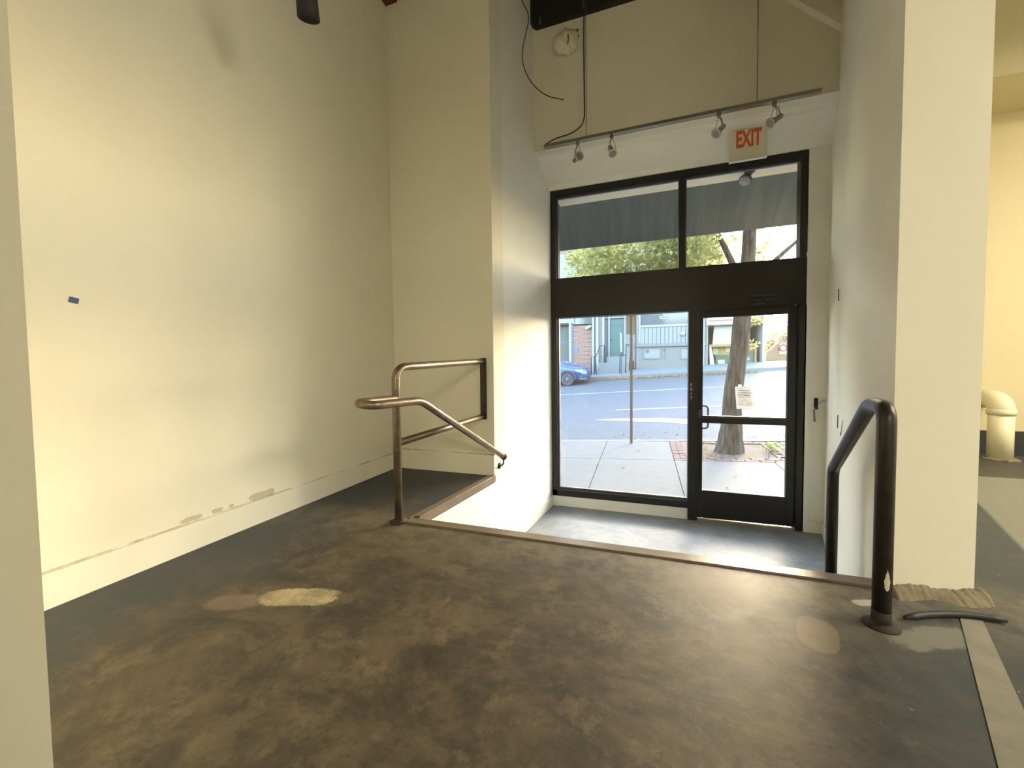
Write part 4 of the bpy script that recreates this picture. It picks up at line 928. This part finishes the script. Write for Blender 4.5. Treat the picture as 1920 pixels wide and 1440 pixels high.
# garage bay with stall
xG0, xG1 = F(1326, 650)[0], F(1432, 650)[0]
G = empty('garage_bay', ((xG0+xG1)/2, YF, zf(4, YF)), 'open beige garage bay beside the sided shop', 'building')
zg = F(1350, 609)[1]
bx(xG0, xG1, YF+.1, YF+6, zg, 8.6).build('upper_wall', M['soffit'], G)
rect('beam', M['soffit'], G, 1326, 609, 1432, 596, YF-.1, YF+.3); rect('signboard', M['signbrown'], G, 1328, 603, 1376, 598, YF-.14, YF-.08)
bx(xG0, xG1, YF+3, YF+3.2, -.5, zg).build('back_wall', M['creamboard'], G)
bx(xG1-.06, xG1, YF, YF+6, -.5, zg).build('side_pier', M['trimw'], G)
bx(xG0, xG0+.05, YF+.1, YF+6, -.5, zg).build('side_pier', M['creamboard'], G)
fb0 = lambda x: zf(x, YF)+.02
MB().prism([(xG0, YF), (xG1, YF), (xG1, YF+3.2), (xG0, YF+3.2)], 0, 0, (lambda x, y: -.5, lambda x, y: fb0(x))).build('bay_floor', M['stone'], G)
S = empty('market_stall', (F(1375, 690)[0], YF+1, zf(4, YF+.3)), 'orange timber stall with white sheet and cream boards in the garage bay', 'stall')
ys = YF+.32
def stand(name, m, parent, xa, xb, top, y0, y1, bevel=0):          # box that stands on the bay floor
    p, q = ony(xa, top, y0), ony(xb, top, y0); return bx(p.x, q.x, y0, y1, fb0(p.x)-.01, max(p.z, q.z)).build(name, m, parent, bevel=bevel)
def slab4(px4, y0, y1):
    p = [ony(x, y, y0) for x, y in px4]; p = [Vector((v.x, v.y, max(v.z, fb0(v.x)-.01))) for v in p]
    return MB().add(p+[Vector((v.x, y1, v.z)) for v in p], [(0, 1, 2, 3), (7, 6, 5, 4), (0, 4, 5, 1), (1, 5, 6, 2), (2, 6, 7, 3), (3, 7, 4, 0)])
stand('back_panel', M['orange'], S, 1331, 1418, 650, ys+.30, ys+.36)
rect('beam', M['orange'], S, 1330, 650.5, 1419, 643.5, ys-.06, ys+.38)
slab4(((1336, 646), (1339, 611.5), (1400, 611.5), (1400, 646)), ys+.10, ys+.13).build('white_sheet', M['whitesheet'], S)
rect('cream_board', M['creamboard'], S, 1337, 664, 1346, 650, ys+.275, ys+.305); rect('cream_board', M['creamboard'], S, 1360, 660, 1376, 650, ys+.275, ys+.305)
stand('post', M['orange'], S, 1415, 1419, 645, ys, ys+.08)
slab4(((1330, 650), (1333.5, 650), (1340, 690), (1331, 690)), ys-.12, ys-.055).build('brace', M['whitesheet'], S)
for (a, b, c1, lab) in ((1341.5, 1366, 666, 'dark green bin with a cream label under the stall'), (1398, 1413, 659, 'dark green bin without a full label behind the tree trunk')):
    o = empty('storage_bin', (ony((a+b)/2, 680, ys).x, ys+.1, fb0(ony(a, 680, ys).x)), lab, 'bin')
    stand('bin_body', M['greenbin'], o, a, b, c1, ys-.02, ys+.24, .02); rect('lid', M['greenbin'], o, a-.8, c1+1.5, b+.8, c1-.5, ys-.045, ys+.262)
    if a < 1350: rect('label', M['creamboard'], o, 1346, 682, 1359, 674.5, ys-.03, ys-.015)
    else: rect('label', M['creamboard'], o, 1401, 675, 1405, 670, ys-.03, ys-.015)
# yard beyond the driveway: garden wall, hedge, ring
yw = 27.0
def zy(x, y): return zr(x, YK)+.02+.06*(y-YK)
a, b = ony(1436, 676, yw), ony(1478, 676, yw)
H = empty('garden_wall', ((a.x+b.x)/2, yw, a.z), 'low tan garden wall at the end of the driveway', 'wall')
gw = MB(); pr = [(1436, 676), (1438, 660), (1446, 655), (1456, 645), (1462, 641), (1530, 641), (1530, 676)]
gw.extr([(ony(x, y, yw).x, ony(x, y, yw).z-(.5 if y == 676 else 0)) for x, y in pr], 1, yw, yw+.5); gw.build('wall_body', M['tan'], H)
rect('panel', M['soffit'], H, 1462, 664, 1476, 644, yw-.05, yw)
rc = ony(1469, 652, yw-.09); rg_ = MB(); rg_.tube(arc(rc, Vector((.19, 0, 0)), Vector((0, 0, .19)), 0, 360, 24), .045, 10, False); tag(rg_.build('red_ring', M['ring'], smooth=True), 'dull red ring hanging on the garden wall panel', 'ring')
rect('sign_plate', M['upper_brick'], H, 1465, 637, 1490, 629, yw-.05, yw); rect('sign_post', M['galv'], H, 1476.5, 646, 1478.5, 632, yw, yw+.06)
hg = empty('hedge', (ony(1470, 640, yw).x, yw+1, a.z), 'pale autumn hedge above the garden wall', 'hedge'); lf = MB()
for _ in range(2600):
    x = rg.uniform(ony(1452, 640, yw).x, ony(1560, 640, yw).x); k_ = min(1, max(0, (x-ony(1452, 640, yw).x)/1.6)); zt_ = ony(1460, 636, yw).z+1.7*k_
    leaf(Vector((x, yw+1.5+rg.uniform(-.6, .6), rg.uniform(a.z, zt_))), rg.uniform(.06, .12))
tag(lf.build('hedge_leaves', M['hedge'], hg), kind='stuff')
# ---- parked car
fw = gpt(1064, 722, zr); cy0 = 18.09; fwx = ony(1064, 711, cy0).x
def cz(x): return zr(x, cy0+.8)
CB = empty('parked_car', (fwx-1.3, cy0+.88, cz(fwx-1.3)), 'blue parked hatchback by the brick building', 'car')
CW = 1.74; rw = .335
secs = [  # x from front axle, half width low, half width belt, belt z, roof half width, roof z, bottom z
    (-3.65, .72, .74, .88, .60, .92, .40), (-3.5, .80, .84, .98, .62, 1.10, .30), (-3.1, .85, .86, 1.0, .60, 1.42, .24), (-2.6, .86, .87, .98, .60, 1.50, .22), (-1.6, .86, .87, .96, .60, 1.52, .22),
    (-.95, .86, .87, .95, .60, 1.44, .22), (-.40, .86, .87, .94, .64, 1.16, .22), (-.02, .86, .87, .92, .72, .98, .22), (.35, .86, .85, .86, .66, .92, .22), (.62, .82, .80, .79, .58, .84, .22), (.82, .72, .70, .70, .45, .74, .24), (.92, .58, .56, .62, .34, .64, .28)]
def sec(s_):
    dx, wl_, wb_, zb__, wr_, zr__, z0 = s_; x = fwx+dx; base = cz(x)
    half = [(wl_*.92, z0), (wl_, z0+.12), (wb_, (z0+zb__)/2+.05), (wb_*.985, zb__), (wr_, zr__-.03), (wr_*.8, zr__)]
    pts = half+[(-a_, b_) for a_, b_ in half[::-1]]
    return [Vector((x, cy0+.87+a_, base+b_)) for a_, b_ in pts]
cb = MB(); cg = MB(); S_ = [sec(s_) for s_ in secs]; n = 12
for p in S_: cb.v += p
for i in range(len(S_)-1):
    for k in range(n):
        f_ = (i*n+k, i*n+(k+1) % n, (i+1)*n+(k+1) % n, (i+1)*n+k); cb.f.append(f_)
cb.f += [tuple(range(n))[::-1], tuple(range((len(S_)-1)*n, len(S_)*n))]
cbo = cb.build('body', M['car'], CB, True)
for (ia, ib) in ((2, 3), (3, 4), (4, 5), (5, 6)):
    for k in (3, 7):
        q = [S_[ia][k], S_[ia][(k+1) % n], S_[ib][(k+1) % n], S_[ib][k]]; c_ = sum(q, Vector())/4; off = Vector((0, -.012 if c_.y < cy0+.87 else .012, .004))
        MB().add([p+(c_-p)*.10+off for p in q], [(0, 1, 2, 3)]).build('side_window', M['carglass'], CB)
q = [S_[5][4], S_[5][7], S_[7][7], S_[7][4]]; c_ = sum(q, Vector())/4; MB().add([p+(c_-p)*.08+Vector((.008, 0, .012)) for p in q], [(0, 1, 2, 3)]).build('windscreen', M['carglass'], CB)
def wheel(x, side):
    yy = cy0+.87+side*.80; c_ = Vector((x, yy, cz(x)+rw)); o_ = Vector((0, side, 0))
    t_ = MB().lathe([(rw*.62, -.10), (rw*.94, -.10), (rw, -.07), (rw, .07), (rw*.94, .10), (rw*.70, .10), (rw*.66, .06), (rw*.62, .06)], c_, o_, 32, False).build('tyre', M['tyre'], CB, True)
    sp = MB(); sp.lathe([(rw*.70, .085), (rw*.72, .10), (rw*.64, .10), (rw*.62, .07)], c_, o_, 32, False); sp.lathe([(0, .06), (.05, .065), (.05, .095), (0, .10)], c_, o_, 14)
    for k in range(10):
        a_ = k*2*math.pi/10; d_ = Vector((math.cos(a_), 0, math.sin(a_))); u_ = Vector((-math.sin(a_), 0, math.cos(a_)))
        sp.obox(c_+o_*.08+d_*rw*.36, d_*rw*.32, u_*.014, o_*.012)
    sp.build('rim', M['alloy'], t_)
    MB().lathe([(0, .02), (rw*.63, .02), (rw*.63, .04), (0, .04)], c_, o_, 24).build('brake_disc', M['plastic'], t_)
    MB().tube([c_+o_*.09+Vector((math.cos(R(t)), 0, math.sin(R(t))))*(rw+.045) for t in range(-8, 190, 12)], .04, 8).build('arch_trim', M['plastic'], CB, True)
for x in (fwx, fwx-2.62):
    for s_ in (-1, 1): wheel(x, s_)
yl = cy0+.87
for s_ in (-1, 1):
    hl = [Vector((fwx+.36, yl+s_*.865, cz(fwx)+.80)), Vector((fwx+.66, yl+s_*.80, cz(fwx)+.77)), Vector((fwx+.86, yl+s_*.60, cz(fwx)+.70)), Vector((fwx+.88, yl+s_*.58, cz(fwx)+.60)), Vector((fwx+.66, yl+s_*.83, cz(fwx)+.64)), Vector((fwx+.40, yl+s_*.885, cz(fwx)+.70))]
    MB().add(hl, [(0, 1, 4, 5), (1, 2, 3, 4)]).build('headlight', M['headlight'], CB)
    fg = [Vector((fwx+.56, yl+s_*.875, cz(fwx)+.50)), Vector((fwx+.86, yl+s_*.66, cz(fwx)+.52)), Vector((fwx+.88, yl+s_*.66, cz(fwx)+.30)), Vector((fwx+.58, yl+s_*.875, cz(fwx)+.30))]
    MB().add(fg, [(0, 1, 2, 3)]).build('bumper_vent', M['plastic'], CB)
    MB().tube([fg[3]+Vector((0, 0, .04)), (fg[3]+fg[2])/2+Vector((.06, s_*.06, .03)), fg[2]+Vector((.03, 0, .05))], .022, 8).build('silver_trim', M['alloy'], CB, True)
bx(fwx+.86, fwx+.945, yl-.52, yl+.52, cz(fwx)+.34, cz(fwx)+.60).build('grille', M['plastic'], CB, bevel=.02)
bx(fwx+.70, fwx+.93, yl-.70, yl+.70, cz(fwx)+.20, cz(fwx)+.30).build('splitter', M['plastic'], CB, bevel=.03)
bx(fwx-2.2, fwx-.42, yl-.885, yl+.885, cz(fwx)+.20, cz(fwx)+.30).build('rocker_trim', M['plastic'], CB, bevel=.02)
CB.rotation_euler.x = math.atan(.095)   # the road climbs towards the far kerb: all four tyres stand on it
